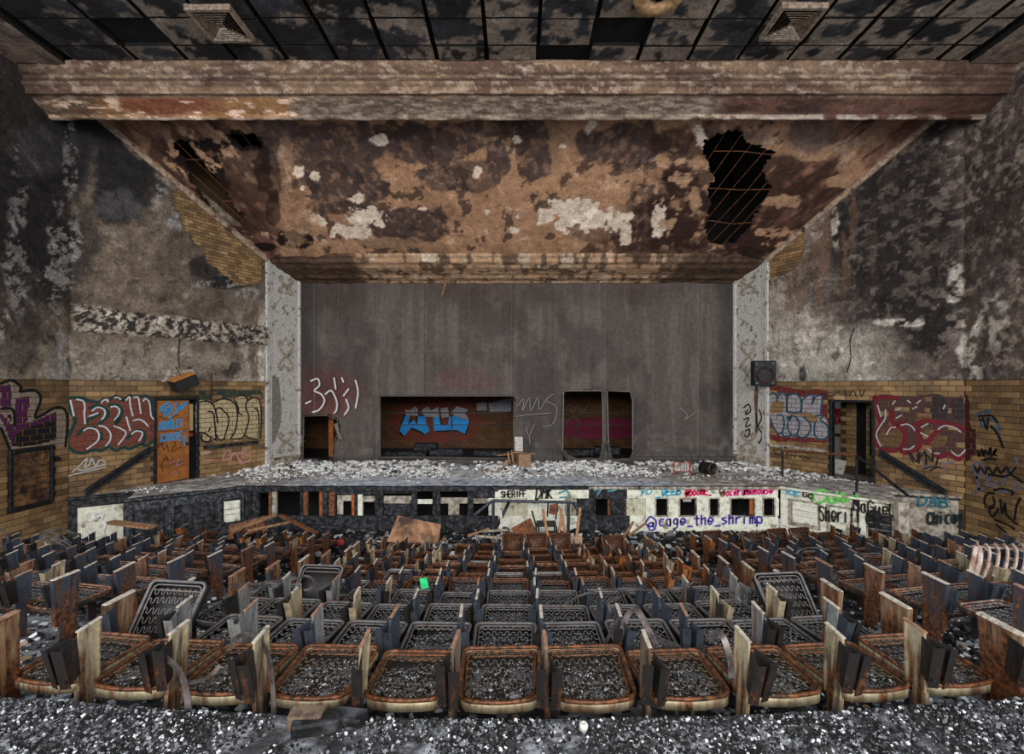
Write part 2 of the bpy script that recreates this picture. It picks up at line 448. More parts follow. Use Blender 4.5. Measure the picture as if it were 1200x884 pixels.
# ---------------------------------------------------------------- brick dado
BW, BH, JT = 0.305, 0.1355, 0.012
brick_me = MB().cham(JT / 2, BW - JT / 2, -0.008, 0.05, JT / 2, BH - JT / 2, 0.005).mesh('brick', M_brick)
halfbrick_me = MB().cham(JT / 2, BW / 2 - JT / 2, -0.008, 0.05, JT / 2, BH - JT / 2, 0.005).mesh('half_brick', M_brick)
tbrick_me = MB().cham(JT / 2, BW * 0.75 - JT / 2, -0.008, 0.05, JT / 2, BH - JT / 2, 0.005).mesh('closer_brick', M_brick)
def lay_bricks(plane, u0, u1, ztop, zbot, parent, holes, bottomfn=None):
    M = plane.matrix(); row = 0; z = ztop - BH; cnt = 0
    while z > zbot - BH * 0.6:
        u = u0 + (-BW / 2 if row % 2 else 0.0)
        while u < u1 - 0.06:
            a, b = max(u, u0), min(u + BW, u1); w = b - a
            me = brick_me if w > BW * 0.9 else (tbrick_me if w > BW * 0.62 else halfbrick_me)
            bw = {brick_me: BW, tbrick_me: BW * 0.75, halfbrick_me: BW / 2}[me]
            ok = w > 0.08
            zb = bottomfn(a, b) if bottomfn else zbot
            if z + BH < zb: ok = False
            for (h0, h1, g0, g1) in holes:
                o0, o1 = max(a, h0), min(b, h1)
                if o1 - o0 > 0.03 and min(z + BH, g1) - max(z, g0) > 0.04:
                    # leave a part brick beside the opening when enough of it remains
                    ok = False
                    for s0, s1 in ((a, h0), (h1, b)):
                        if s1 - s0 > 0.1:
                            o = mobj('brick', halfbrick_me, None, parent); o.matrix_local = M @ Matrix.Translation((s0, random.uniform(-.002, .002), z)) @ Matrix.Diagonal(((s1 - s0) / (BW / 2), 1, 1, 1)); cnt += 1
                    break
            if ok:
                o = mobj('brick', me, None, parent)
                o.matrix_local = M @ Matrix.Translation((a, random.uniform(-.003, .002), z)) @ Matrix.Diagonal((w / bw, 1, 1, 1)); cnt += 1
            u += BW
        z -= BH; row += 1
    return cnt

def rect_wall(mb, plane, u0, u1, v0, v1, holes, d0=0.0, d1=0.25):
    """slab of wall with rectangular openings"""
    M = plane.matrix()
    us = sorted({u0, u1, *[h for H in holes for h in H[:2]]})
    for a, b in zip(us[:-1], us[1:]):
        cuts = sorted([(H[2], H[3]) for H in holes if H[0] <= a + 1e-6 and H[1] >= b - 1e-6])
        z = v0
        for g0, g1 in cuts:
            if g0 > z + 1e-4: mb.box(a, b, d0, d1, z, g0, M)
            z = g1
        if v1 > z: mb.box(a, b, d0, d1, z, v1, M)

DL = (PL.uv(180, 500)[0], PL.uv(233, 500)[0], S, PL.uv(206, 466)[1])      # left door opening
DR = (PR.uv(972, 500)[0], PR.uv(1025, 500)[0], S, PR.uv(998, 469)[1])
mb = MB(); rect_wall(mb, PL, -0.02, LEN_SPLAY, -3.9, 8.6, [DL]); WL = struct(mb.build('wall_front_left', M_mortar), 'splayed left wall, tan brick dado below sooty plaster')
mb = MB(); rect_wall(mb, PR, 0, LEN_SPLAY + 0.02, -3.9, 8.6, [DR]); WR = struct(mb.build('wall_front_right', M_mortar), 'splayed right wall, tan brick dado below sooty plaster')
mb = MB(); rect_wall(mb, SL, 0, 3.4, -3.9, 8.6, []); WSL = struct(mb.build('wall_left', M_mortar), 'left side wall, brick dado below dark plaster')
mb = MB(); rect_wall(mb, SR, 0, 3.4, -3.9, 8.6, []); WSR = struct(mb.build('wall_right', M_mortar), 'right side wall, brick dado below dark plaster')
fpan0, fpan1 = SL.uv(9, 560)[0], SL.uv(62, 560)[0]
FPAN = (fpan0, fpan1, SL.uv(36, 595)[1], SL.uv(36, 525)[1])               # framed panel on the left side wall
lay_bricks(PL, 0.0, LEN_SPLAY, BT, S - 0.3, WL, [DL], lambda a, b: (-3.5 if b < 1.1 else S))
lay_bricks(PR, 0.0, LEN_SPLAY, BT, S - 0.3, WR, [DR], lambda a, b: (-3.5 if a > LEN_SPLAY - 1.1 else S))
lay_bricks(SL, 0.8, 3.4, BT, -3.45, WSL, [FPAN])
lay_bricks(SR, 0.0, 2.6, BT, -3.45, WSR, [])

# ---------------------------------------------------------------- plaster above the dado
PATCH_L = [(203, 222), (220, 228), (240, 244), (275, 275), (306, 301), (307, 330), (288, 334), (268, 328), (248, 310), (236, 290), (218, 268), (209, 245)]
PATCH_R = [(940, 262), (941, 285), (938, 305), (925, 318), (912, 324), (896, 328), (896, 296), (915, 286), (930, 272)]
def plaster_left(u, v, P):
    px, py = topx(P)
    s = P[..., 1]                                     # depth is a fair running coordinate on both faces
    n1 = fbm(s, v, 31, 1.1); n2 = fbm(s, v, 37, 3.2); n3 = fbm(s * 2.5, v * 0.5, 41, 2.0); n4 = fbm(s, v, 47, 7.0, 5, .7)
    c = np.zeros(P.shape) + C(80, 71, 64)
    c = mixc(c, C(98, 86, 75), ss(0.45, 0.62, n1))
    c = mixc(c, C(124, 115, 104), ss(1.5, 0.7, v + (n1 - .5) * 1.2) * 0.75)
    c = mixc(c, C(66, 56, 50), ss(0.5, 0.62, n2) * 0.5)
    # streaks of ash grey near the proscenium and the corner
    c = mixc(c, C(158, 150, 140), ss(14.6, 15.5, s) * ss(3.2, 1.6, v) * ss(0.4, 0.58, n3))
    dark = blobs(px, py, [(70, 170, 60, 70), (140, 195, 42, 62), (30, 260, 55, 90), (95, 285, 20, 45, .7), (105, 150, 40, 18), (20, 380, 26, 50, .6), (240, 312, 20, 14, .9), (265, 331, 24, 8)], 5, 0.55, 0.5, 0.03)
    dark = np.maximum(dark, ss(11.7, 11.2, s) * ss(1.2, 2.4, v + (n2 - .5)) * 0.9)
    c = mixc(c, C(30, 28, 29), dark * ss(0.25, 0.5, n2 * .5 + n4 * .5 + dark * .22))
    blue = blobs(px, py, [(140, 240, 26, 16), (45, 175, 40, 30, .7)], 9, 0.4, 0.7, 0.03)
    c = mixc(c, C(62, 60, 62), blue * 0.8)
    # flaked ash-white runs along the corner and specks
    wh = blobs(px, py, [(72, 300, 22, 48), (20, 300, 14, 90, .8), (82, 190, 8, 40, .9), (72, 415, 16, 30), (5, 380, 12, 22), (190, 222, 10, 30), (206, 250, 8, 22), (255, 333, 30, 4), (292, 345, 16, 10)], 13, 0.9, 0.4, 0.045)
    c = mixc(c, C(118, 114, 112), wh * ss(0.47, 0.55, n4) * .85)
    band = ss(1.28, 1.36, v + (n4 - .5) * .08) * ss(1.98, 1.9, v + (n4 - .5) * .25) * ss(11.35, 11.45, s)
    c = mixc(c, mixc(np.zeros(P.shape) + C(44, 39, 36), C(142, 132, 122), ss(0.47, 0.55, fbm(s, v, 53, 11.0, 4, .75))), band)
    strip = blobs(px, py, [(190, 190, 100, 9)], 15, .3, .5) * 0
    c = mixc(c, C(112, 96, 80), ss(-0.62, -0.5, -(np.abs(py - (140 + (px - 130) * 0.9)) / 30)) * ss(125, 150, px) * ss(0.35, 0.55, n2) * 0.75 + strip)
    holes = ss(0.66, 0.72, fbm(s, v, 59, 3.0, 4)) * ss(2.2, 1.0, v)
    c = mixc(c, C(40, 35, 32), holes * 0.8)
    return c
def plaster_right(u, v, P):
    px, py = topx(P); s = P[..., 1]
    n1 = fbm(s, v, 131, 1.1); n2 = fbm(s, v, 137, 3.2); n3 = fbm(s * 2.5, v * 0.5, 141, 2.0); n4 = fbm(s, v, 147, 7.0, 5)
    c = np.zeros(P.shape) + C(78, 68, 63)
    c = mixc(c, C(134, 126, 116), ss(14.0, 15.0, s + (n1 - .5) * 2.2) * 0.85)
    c = mixc(c, C(134, 130, 122), ss(2.2, 1.2, v + (n1 - .5) * 1.6) * ss(12.2, 13.4, s) * 0.9)
    dark = blobs(px, py, [(1050, 250, 75, 130), (1010, 200, 40, 60), (1090, 390, 40, 30), (1060, 335, 60, 60), (985, 350, 14, 8, .7), (1040, 372, 60, 10, .8), (1170, 230, 50, 70, .55), (1160, 420, 16, 30, .5), (940, 440, 5, 12, .9)], 25, 0.6, 0.6, 0.028)
    c = mixc(c, C(34, 29, 29), dark * ss(0.28, 0.52, n2 * .45 + n4 * .55 + dark * .2))
    fl = ss(0.53, 0.6, n4) * (0.35 + 0.65 * ss(12.2, 11.0, s))
    c = mixc(c, C(124, 112, 103), fl * 0.75)
    c = mixc(c, C(62, 54, 56), ss(0.55, 0.66, n1) * ss(12.0, 11.2, s) * .7)
    c = mixc(c, C(44, 38, 37), ss(0.52, 0.6, fbm(s, v, 151, 4.0, 5)) * ss(2.0, 3.2, v) * .6)
    wh = blobs(px, py, [(1140, 420, 14, 40), (1120, 330, 10, 30, .8), (960, 275, 12, 10), (978, 262, 5, 25), (950, 400, 50, 30, .6), (985, 420, 40, 20, .5), (1160, 375, 18, 30, .7), (1065, 378, 40, 4)], 27, 0.8, 0.5, 0.05)
    c = mixc(c, C(160, 152, 144), wh * ss(0.4, 0.55, n4))
    c = mixc(c, C(96, 74, 58), ss(0.5, 0.66, n3) * ss(2.0, 2.6, v) * ss(12.5, 14, s) * 0.7)
    return c
def pdisp(seed):
    return lambda u, v: (fbm(u, v, seed, 1.2, 5) - 0.5) * 0.05 + (fbm(u, v, seed + 9, 7.0, 4) - 0.5) * 0.035
def keep_patch(poly, seed):
    def k(u, v, P):
        px, py = topx(P); w = (fbm(px, py, seed, 0.12, 3) - .5) * 9; w2 = (fbm(px, py, seed + 4, 0.12, 3) - .5) * 9
        y = P[..., 1]
        return ~in_poly(px + w, py + w2, poly) & ((P[..., 2] < 4.6 + 0.64 * (15.6 - y)) | (y < 11.45))
    return k
bandL = lambda u, v: pdisp(61)(u, v) + 0.07 * ss(1.30, 1.36, v) * ss(1.96, 1.90, v) * ss(0.5, 0.9, fbm(u, v, 77, 2, 3) + .35)
bandR = lambda u, v: pdisp(65)(u, v) + 0.05 * ss(1.10, 1.16, v) * ss(1.50, 1.44, v) * ss(0.5, 0.9, fbm(u, v, 79, 2, 3) + .35)
tag(surf('plaster', PL, 0, LEN_SPLAY, BT + .005, 7.6, 0.034, plaster_left, M_plaster, bandL, keep_patch(PATCH_L, 3), WL, 0.045), 'flaking smoke stained plaster')
tag(surf('plaster', PR, 0, LEN_SPLAY, BT + .005, 7.6, 0.034, plaster_right, M_plaster, bandR, keep_patch(PATCH_R, 4), WR, 0.045), 'flaking smoke stained plaster')
tag(surf('plaster', SL, 0, 3.45, BT + .005, 7.4, 0.034, plaster_left, M_plaster, pdisp(71), None, WSL, 0.045), 'blackened flaking plaster')
tag(surf('plaster', SR, -0.05, 3.4, BT + .005, 7.4, 0.034, plaster_right, M_plaster, pdisp(75), None, WSR, 0.045), 'purple grey smoke stained plaster')
# small bricks laid bare where the plaster fell
sb_w, sb_h = 0.215, 0.095
sbrick_me = MB().cham(0.005, sb_w - 0.005, -0.012, 0.04, 0.005, sb_h - 0.005, 0.004).mesh('bare_brick', M_brick)
for plane, poly, par in ((PL, PATCH_L, WL), (PR, PATCH_R, WR)):
    M = plane.matrix()
    uv = [plane.uv(*p) for p in poly]
    ua, ub = min(p[0] for p in uv) - .25, max(p[0] for p in uv) + .2; va, vb = min(p[1] for p in uv) - .15, max(p[1] for p in uv) + .12
    r = 0; v = va
    while v < vb:
        u = ua - (sb_w / 2 if r % 2 else 0)
        while u < ub:
            cu, cv = u + sb_w / 2, v + sb_h / 2
            near = any(in_poly(np.array(cu + dx), np.array(cv + dy), uv) for dx in (-.16, 0, .16) for dy in (-.09, 0, .09))
            if near and 0 < cu < LEN_SPLAY - .12:
                o = mobj('brick', sbrick_me, None, par); o.matrix_local = M @ Matrix.Translation((u, random.uniform(-.006, .006), v))
            u += sb_w
        v += sb_h; r += 1

# ---------------------------------------------------------------- sounding board above the proscenium
HOLE_R = [(826, 166), (845, 156), (866, 158), (905, 178), (897, 205), (898, 225), (878, 255), (866, 282), (846, 286), (828, 276), (832, 240), (836, 205)]
HOLE_L = [(205, 168), (222, 166), (232, 190), (246, 205), (262, 222), (280, 250), (283, 264), (262, 262), (244, 240), (222, 205)]
HOLE_L2 = [(268, 160), (296, 156), (303, 172), (285, 170)]
def board_xyz(s, t):
    Y = 15.6 - 4.5 * t
    xw = np.minimum(PXO + (PYO - Y) * 2.5 / 4.22, WX) - 0.03
    x = s * xw
    z = 4.33 + 0.615 * (15.6 - Y)
    side = ss(6.3, 8.2, np.abs(x))
    z = z + side * (-0.15 + 0.28 * t) + 0.10 * np.exp(-((np.abs(x) - 6.6) / 0.35) ** 2) * -1
    return np.stack([x, Y, z], -1)
def build_board():
    nu, nv = 470, 150
    s, t = np.meshgrid(np.linspace(-1, 1, nu), np.linspace(0, 1, nv), indexing='ij')
    P = board_xyz(s, t)
    px, py = topx(P); x = P[..., 0]; w = P[..., 1]
    n1 = fbm(x, w, 201, 0.9); n2 = fbm(x, w, 207, 3.0); n3 = fbm(x * 3, w * .7, 211, 1.5); n4 = fbm(x, w, 215, 7.0, 4)
    c = np.zeros(P.shape) + C(128, 97, 74, 1.35)
    c = mixc(c, C(98, 72, 54, 1.2), ss(0.45, 0.65, n1) * .6)
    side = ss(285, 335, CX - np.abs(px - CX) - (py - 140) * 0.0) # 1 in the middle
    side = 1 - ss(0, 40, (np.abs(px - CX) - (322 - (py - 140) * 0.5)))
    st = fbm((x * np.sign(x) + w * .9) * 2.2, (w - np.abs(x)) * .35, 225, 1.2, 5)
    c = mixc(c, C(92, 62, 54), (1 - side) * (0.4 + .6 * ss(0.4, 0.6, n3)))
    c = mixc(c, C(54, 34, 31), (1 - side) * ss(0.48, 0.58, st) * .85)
    c = mixc(c, C(132, 104, 84), (1 - side) * ss(0.6, 0.68, fbm((x * np.sign(x) + w * .9) * 1.6, (w - np.abs(x)) * .3, 227, 1.1, 5)) * .7)
    # skin of old paint: dark plum patches with torn outlines
    dk = blobs(px, py, [(392, 168, 80, 26), (405, 215, 52, 36), (505, 168, 52, 26), (545, 205, 60, 20, .8), (480, 265, 46, 20), (625, 172, 24, 42), (730, 170, 54, 30), (330, 170, 22, 40), (620, 200, 16, 18), (760, 260, 40, 40, .8), (700, 268, 40, 14, .6), (585, 190, 16, 28), (570, 150, 40, 10), (455, 285, 30, 8, .7)], 31, 0.55, 0.12, 0.035)
    dk *= 0.55 + .45 * ss(0.3, 0.5, n4)
    c = mixc(c, C(58, 46, 45), dk * .92)
    sp = ss(0.62, 0.64, fbm(x, w, 221, 2.4, 5)) * side
    c = mixc(c, C(50, 38, 35), sp * .8)
    # burnt right end
    br = blobs(px, py, [(800, 250, 46, 55), (830, 165, 60, 22, .8), (770, 285, 60, 22, .8), (900, 215, 60, 45, .9), (880, 280, 60, 24), (950, 215, 40, 20, .8), (200, 190, 28, 40, .8), (300, 200, 26, 50, .7), (260, 240, 40, 40, .8)], 37, 0.8, 0.4, 0.04)
    c = mixc(c, C(46, 28, 24), br * ss(0.3, 0.55, n2 + br * .1))
    blk = blobs(px, py, [(250, 225, 16, 50), (225, 182, 16, 16), (285, 165, 20, 12), (308, 200, 10, 20, .8), (320, 245, 8, 16, .7), (350, 283, 24, 9), (310, 290, 14, 6), (865, 300, 40, 8, .6), (790, 210, 26, 4), (240, 200, 14, 20)], 39, 0.9, 0.15, 0.06)
    c = mixc(c, C(24, 14, 12), blk)
    # bare white plaster
    wh = blobs(px, py, [(680, 255, 46, 14), (668, 243, 22, 9), (425, 256, 22, 13), (412, 272, 26, 9), (375, 256, 12, 7), (445, 163, 9, 6), (350, 202, 6, 8), (370, 207, 5, 5), (354, 220, 3, 4), (418, 232, 7, 6), (692, 147, 7, 7), (605, 163, 5, 5), (660, 172, 7, 3), (560, 203, 5, 6), (735, 275, 6, 14), (738, 252, 5, 5), (570, 247, 4, 3), (605, 270, 6, 4), (820, 160, 7, 14), (774, 262, 9, 14), (495, 245, 6, 2)], 43, 1.15, 0.1, 0.10)
    c = mixc(c, C(180, 160, 144, 1.2), wh)
    tan = blobs(px, py, [(955, 178, 24, 10), (920, 235, 22, 9), (965, 155, 5, 18), (935, 165, 16, 22, .7), (815, 235, 7, 14), (1000, 195, 14, 26, .8), (985, 215, 24, 8), (440, 285, 80, 6, .6), (350, 265, 20, 22, .6), (335, 215, 7, 70, .6)], 47, 1.0, 0.2, 0.07)
    c = mixc(c, C(150, 118, 92), tan * .85)
    gr = blobs(px, py, [(950, 158, 26, 22, .8), (880, 165, 20, 12, .5), (320, 150, 30, 12, .6)], 49, .4, .3)
    c = mixc(c, C(84, 70, 66), gr)
    bits = ss(.63, .66, fbm(x, w, 229, 3.2, 5)) * blobs(px, py, [(800, 230, 60, 70), (900, 290, 80, 20), (330, 280, 60, 16), (250, 180, 60, 40)], 51, .5, .6)
    c = mixc(c, C(160, 126, 100), bits * .85)
    # thin layer relief
    rel = (dk * 0.012 - wh * 0.02 - blk * .02) + (n2 - .5) * .03 + (n4 - .5) * .02
    P = P.copy(); P[..., 2] -= rel * 1.2
    wx = (fbm(px, py, 55, .1, 4) - .5) * 22; wy = (fbm(px, py, 57, .1, 4) - .5) * 22
    hole = in_poly(px + wx, py + wy, HOLE_R) | in_poly(px + wx * .8, py + wy * .8, HOLE_L) | in_poly(px + wx * .6, py + wy * .6, HOLE_L2)
    k = ~hole; q = k[:-1, :-1] & k[1:, :-1] & k[1:, 1:] & k[:-1, 1:]
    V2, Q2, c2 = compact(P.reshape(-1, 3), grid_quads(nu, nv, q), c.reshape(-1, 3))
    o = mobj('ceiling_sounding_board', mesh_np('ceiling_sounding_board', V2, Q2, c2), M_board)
    struct(o, 'sloping plaster sounding board over the proscenium with peeling brown paint')
    # rusty lath rods across the burnt holes
    def rods(poly, sx, n_t, n_s, tr, sr):
        for i in range(n_s):
            s0 = sr[0] + (sr[1] - sr[0]) * i / (n_s - 1)
            pts = [Vector(board_xyz(np.array(s0), np.array(tr[0] + (tr[1] - tr[0]) * j / 4))) + Vector((0, .02, .03)) for j in range(5)]
            MB().tube(pts, 0.009, 4).build('lath_rod', M_rust, o)
        for j in range(n_t):
            tt = tr[0] + (tr[1] - tr[0]) * j / (n_t - 1)
            pts = [Vector(board_xyz(np.array(sr[0] + (sr[1] - sr[0]) * i / 4), np.array(tt))) + Vector((0, .03, .045)) for i in range(5)]
            MB().tube(pts, 0.013, 4).build('lath_rod', M_rust, o)
    rods(HOLE_R, 0, 5, 8, (0.03, 0.88), (0.52, 0.82))
    rods(HOLE_L, 0, 4, 7, (0.15, 0.85), (-0.93, -0.64))
    return o
BOARD = build_board()
# plaster moulding where the board meets the splayed walls
def edge_trim(sg):
    pts = [Vector(board_xyz(np.array(sg * 1.0), np.array(t / 14))) + Vector((-sg * .05, -.03, -.05)) for t in range(15)]
    o = MB().sweep(pts, [(-.09, -.05), (.09, -.05), (.09, .02), (.03, .05), (-.03, .05), (-.09, .02)], False, (-sg * .86, -.5, 0)).build('trim_board_edge', m_plain('dirty_moulding', CT(104, 84, 70), CT(150, 130, 112), 9, .85, bump=.5, c3=CT(56, 42, 36)) if sg < 0 else bpy.data.materials['dirty_moulding'])
    struct(o, 'chipped plaster moulding along the %s edge of the sounding board' % ('left' if sg < 0 else 'right'))
edge_trim(-1); edge_trim(1)
# head of the proscenium splay, moulded, scorched
def strip_surface(name, P, colfn, mat, parent=None):
    nu, nv = P.shape[:2]
    c = colfn(P)
    return mobj(name, mesh_np(name, P.reshape(-1, 3), grid_quads(nu, nv), c.reshape(-1, 3)), mat, parent)
def densify(prof, res):
    out = []
    for (a, b), (c_, d_) in zip(prof[:-1], prof[1:]):
        k = max(1, min(24, int(math.hypot(c_ - a, d_ - b) / res)))
        out += [(a + (c_ - a) * i / k, b + (d_ - b) * i / k) for i in range(k)]
    return out + [prof[-1]]
def head():
    prof = [(15.6, 4.40), (15.58, 4.30), (15.62, 4.24), (15.70, 4.22), (15.74, 4.10), (15.95, 4.04), (16.0, 3.98), (16.55, 3.84), (16.6, 3.78), (16.9, 3.72), (16.98, 3.66), (17.05, 3.70), (17.1, 4.5)]
    prof = densify(prof, .05)
    xs = np.linspace(-8.25, 8.25, 420)
    P = np.zeros((420, len(prof), 3))
    for j, (y, z) in enumerate(prof):
        half = min(8.2, 8.2 - (y - 15.62) * 0.36) if y < 17 else 7.72
        P[:, j, 0] = xs * half / 8.25; P[:, j, 1] = y + (fbm(xs, xs * 0 + j * .2, 231, 3, 4) - .5) * .05; P[:, j, 2] = z + (fbm(xs, xs * 0 + j * .2, 237, 3, 4) - .5) * .06
    def col(P):
        x = P[..., 0]; w = P[..., 1] * 1.0 + P[..., 2] * .5
        n = fbm(x, w, 241, 1.2); n2 = fbm(x, w, 245, 5.0, 4)
        c = np.zeros(P.shape) + C(130, 104, 82, 1.4)
        dk = ss(3.5, 5.2, x + (n - .5) * 6) + ss(-4.2, -6.0, x + (n - .5) * 4)
        c = mixc(c, C(42, 28, 24), np.clip(dk, 0, 1) * .85)
        c = mixc(c, C(50, 38, 32), ss(.52, .6, n2) * .75)
        c = mixc(c, C(160, 142, 122), ss(.62, .7, fbm(x, w, 249, 2.2)) * ss(-.5, 1.5, 5 - np.abs(x)))
        return c
    o = strip_surface('trim_proscenium_head', P, col, M_board); struct(o, 'scorched moulded head of the proscenium')
head()

# ---------------------------------------------------------------- cornice beam
def cornice():
    prof = [(10.18, 6.96), (10.18, 6.88), (10.22, 6.86), (10.22, 6.73), (10.30, 6.71), (10.31, 6.60), (10.26, 6.58), (10.25, 6.53), (10.30, 6.49), (10.34, 6.48),
            (10.36, 6.42), (10.33, 6.38), (10.35, 6.34), (10.42, 6.36), (10.46, 6.34), (10.84, 6.15), (10.84, 6.11), (10.92, 6.09), (10.96, 6.11), (10.99, 6.16), (11.0, 8.4)]
    prof = densify(prof, .035); N = 620; xs = np.linspace(-WX, WX, N); P = np.zeros((N, len(prof), 3))
    chip = ss(3.2, 4.2, xs) * .06 * fbm(xs, xs * 0, 251, 1.5)
    for j, (y, z) in enumerate(prof):
        lo = ss(10.3, 10.4, np.array(y))
        P[:, j, 0] = xs; P[:, j, 1] = y + (fbm(xs, xs * 0 + j * .12, 253, 4, 4) - .5) * .04 + chip * lo
        P[:, j, 2] = z + (fbm(xs, xs * 0 + j * .12, 257, 4, 4) - .5) * .03 + chip * lo * .6
    P[:, -1, 2] = 8.4
    def col(P):
        x = P[..., 0]; px, py = topx(P); w = np.arange(P.shape[1])[None, :] * .035 + x * 0
        n = fbm(x, w * 3, 261, .7); n2 = fbm(x * 1.4, w * 5.0, 265, 3.0, 6, .65); n3 = fbm(x, w * 2.5, 269, 2, 5)
        c = np.zeros(P.shape) + C(102, 82, 66)
        c = mixc(c, C(72, 52, 45), ss(.4, .6, n) * .8)
        c = mixc(c, C(148, 130, 114), ss(.56, .62, n2) * .55)
        low = ss(113, 117, py)
        c = mixc(c, C(128, 92, 58), low * ss(90, 140, px) * ss(350, 330, px) * .8)
        c = mixc(c, C(96, 82, 70), low * ss(335, 350, px) * ss(845, 830, px) * .8)
        c = mixc(c, C(60, 50, 44), low * ss(.5, .62, n2) * ss(335, 350, px) * .7)
        c = mixc(c, C(140, 126, 112), low * ss(.5, .42, n2) * ss(335, 350, px) * ss(860, 830, px) * .5)
        c = mixc(c, C(80, 53, 44), low * ss(835, 860, px) * .85)
        c = mixc(c, C(96, 50, 36), low * blobs(px, py, [(190, 122, 60, 14)], 61, .5, .5) * .8)
        c = mixc(c, C(46, 32, 28), ss(.5, .62, n3) * low * ss(820, 860, px) * .8)
        c = mixc(c, C(190, 160, 140), low * ss(.6, .66, fbm(x, w * 4, 273, 2.4)) * ss(360, 340, px))
        c = mixc(c, C(60, 40, 36), ss(1050, 1120, px) * .7)
        c = mixc(c, C(60, 46, 44), ss(80, 40, px) * .6)
        gro = np.exp(-((py - 93) / 1.6) ** 2) + np.exp(-((py - 83.5) / 1.2) ** 2) * .6
        c = mixc(c, C(36, 26, 24), np.clip(gro, 0, 1) * .8)
        lip = np.exp(-((P[..., 1] - 10.92) / .045) ** 2) * (P[..., 2] < 6.25)
        c = mixc(c, C(196, 176, 160), lip * ss(.42, .55, n3))
        return c
    o = strip_surface('trim_cornice', P, col, M_board); struct(o, 'deep plaster cornice beam spanning the hall')
cornice()

# ---------------------------------------------------------------- ceiling of charred tiles
CZ = 6.93
o = MB().box(-WX - .2, WX + .2, 3.5, 10.35, CZ + .09, CZ + .2).build('ceiling', M_void); CEIL = struct(o, 'dark deck of the burnt ceiling')
MB().box(-12.5, 12.5, 10.3, 22, 8.4, 8.6).build('ceiling_roof_deck', M_void)['kind'] = 'structure'  # unseen deck added to keep sky light out of the void
VENTS = [(-5.62, 9.07), (5.2, 9.03)]
def tile_mesh(x0, x1, y0, y1, z, seed, light):
    nx = max(3, int((x1 - x0) / .045)); ny = max(3, int((y1 - y0) / .045))
    x, y = np.meshgrid(np.linspace(x0, x1, nx), np.linspace(y0, y1, ny), indexing='ij')
    n = fbm(x, y, 281, 1.0); n2 = fbm(x, y, 285, 3.5, 5)
    c = np.zeros(x.shape + (3,)) + C(24, 22, 23)
    edge = np.minimum(np.minimum(x - x0, x1 - x), np.minimum(y - y0, y1 - y))
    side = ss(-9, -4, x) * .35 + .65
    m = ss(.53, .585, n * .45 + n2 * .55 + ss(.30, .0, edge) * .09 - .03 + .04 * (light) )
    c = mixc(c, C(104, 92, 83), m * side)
    c = mixc(c, C(46, 46, 50), ss(.5, .6, fbm(x, y, 289, 1.7)) * (1 - m) * .7)
    if light > 1: c = mixc(c, C(112, 96, 86), .55 + .4 * ss(.4, .6, n2))
    zz = z + (n2 - .5) * .03
    P = np.stack([x, y, zz], -1)
    # skirt up to the deck so that the tile has thickness
    ring = np.concatenate([P[:, 0], P[-1, 1:], P[-2::-1, -1], P[0, -2:0:-1]])
    top = ring.copy(); top[:, 2] = CZ + .10
    V = np.concatenate([P.reshape(-1, 3), ring, top]); nb = nx * ny; k = len(ring)
    a = nb + np.arange(k); b = nb + (np.arange(k) + 1) % k
    Q = np.concatenate([grid_quads(nx, ny)[:, ::-1], np.stack([a, b, b + k, a + k], -1)])
    cc = np.concatenate([c.reshape(-1, 3), np.zeros((2 * k, 3)) + C(18, 16, 16)])
    return mesh_np('ceiling_tile', V, Q, cc)
lines = [0.43 + 1.06 * k for k in range(-10, 10)]
lines = [x for x in lines if abs(x) < 9.5]
edges = [-9.45] + [x for x in lines if -9.1 < x < 9.1] + [9.45]
rows = [5.0, 6.6, 8.0, 9.0, 9.72, 10.16]
for i, (a, b) in enumerate(zip(edges[:-1], edges[1:])):
    for j, (c0, c1) in enumerate(zip(rows[:-1], rows[1:])):
        g = random.uniform(.03, .06)
        if random.random() < .08 and 2 < j: continue               # tile burnt away
        if any(a - .05 < vx < b + .05 and c0 < vy < c1 for vx, vy in VENTS) and False: continue
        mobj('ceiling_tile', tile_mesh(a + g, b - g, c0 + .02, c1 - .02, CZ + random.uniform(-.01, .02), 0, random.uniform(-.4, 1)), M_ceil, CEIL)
for sx in (-1, 1):
    for j, (c0, c1) in enumerate(((5, 6.3), (6.3, 7.6), (7.6, 8.9), (8.9, 10.16))):
        x0, x1 = sorted((sx * 9.62, sx * 10.66))
        mobj('border_tile', tile_mesh(x0, x1, c0 + .005, c1 - .005, CZ - .06, 0, 2), M_ceil, CEIL)
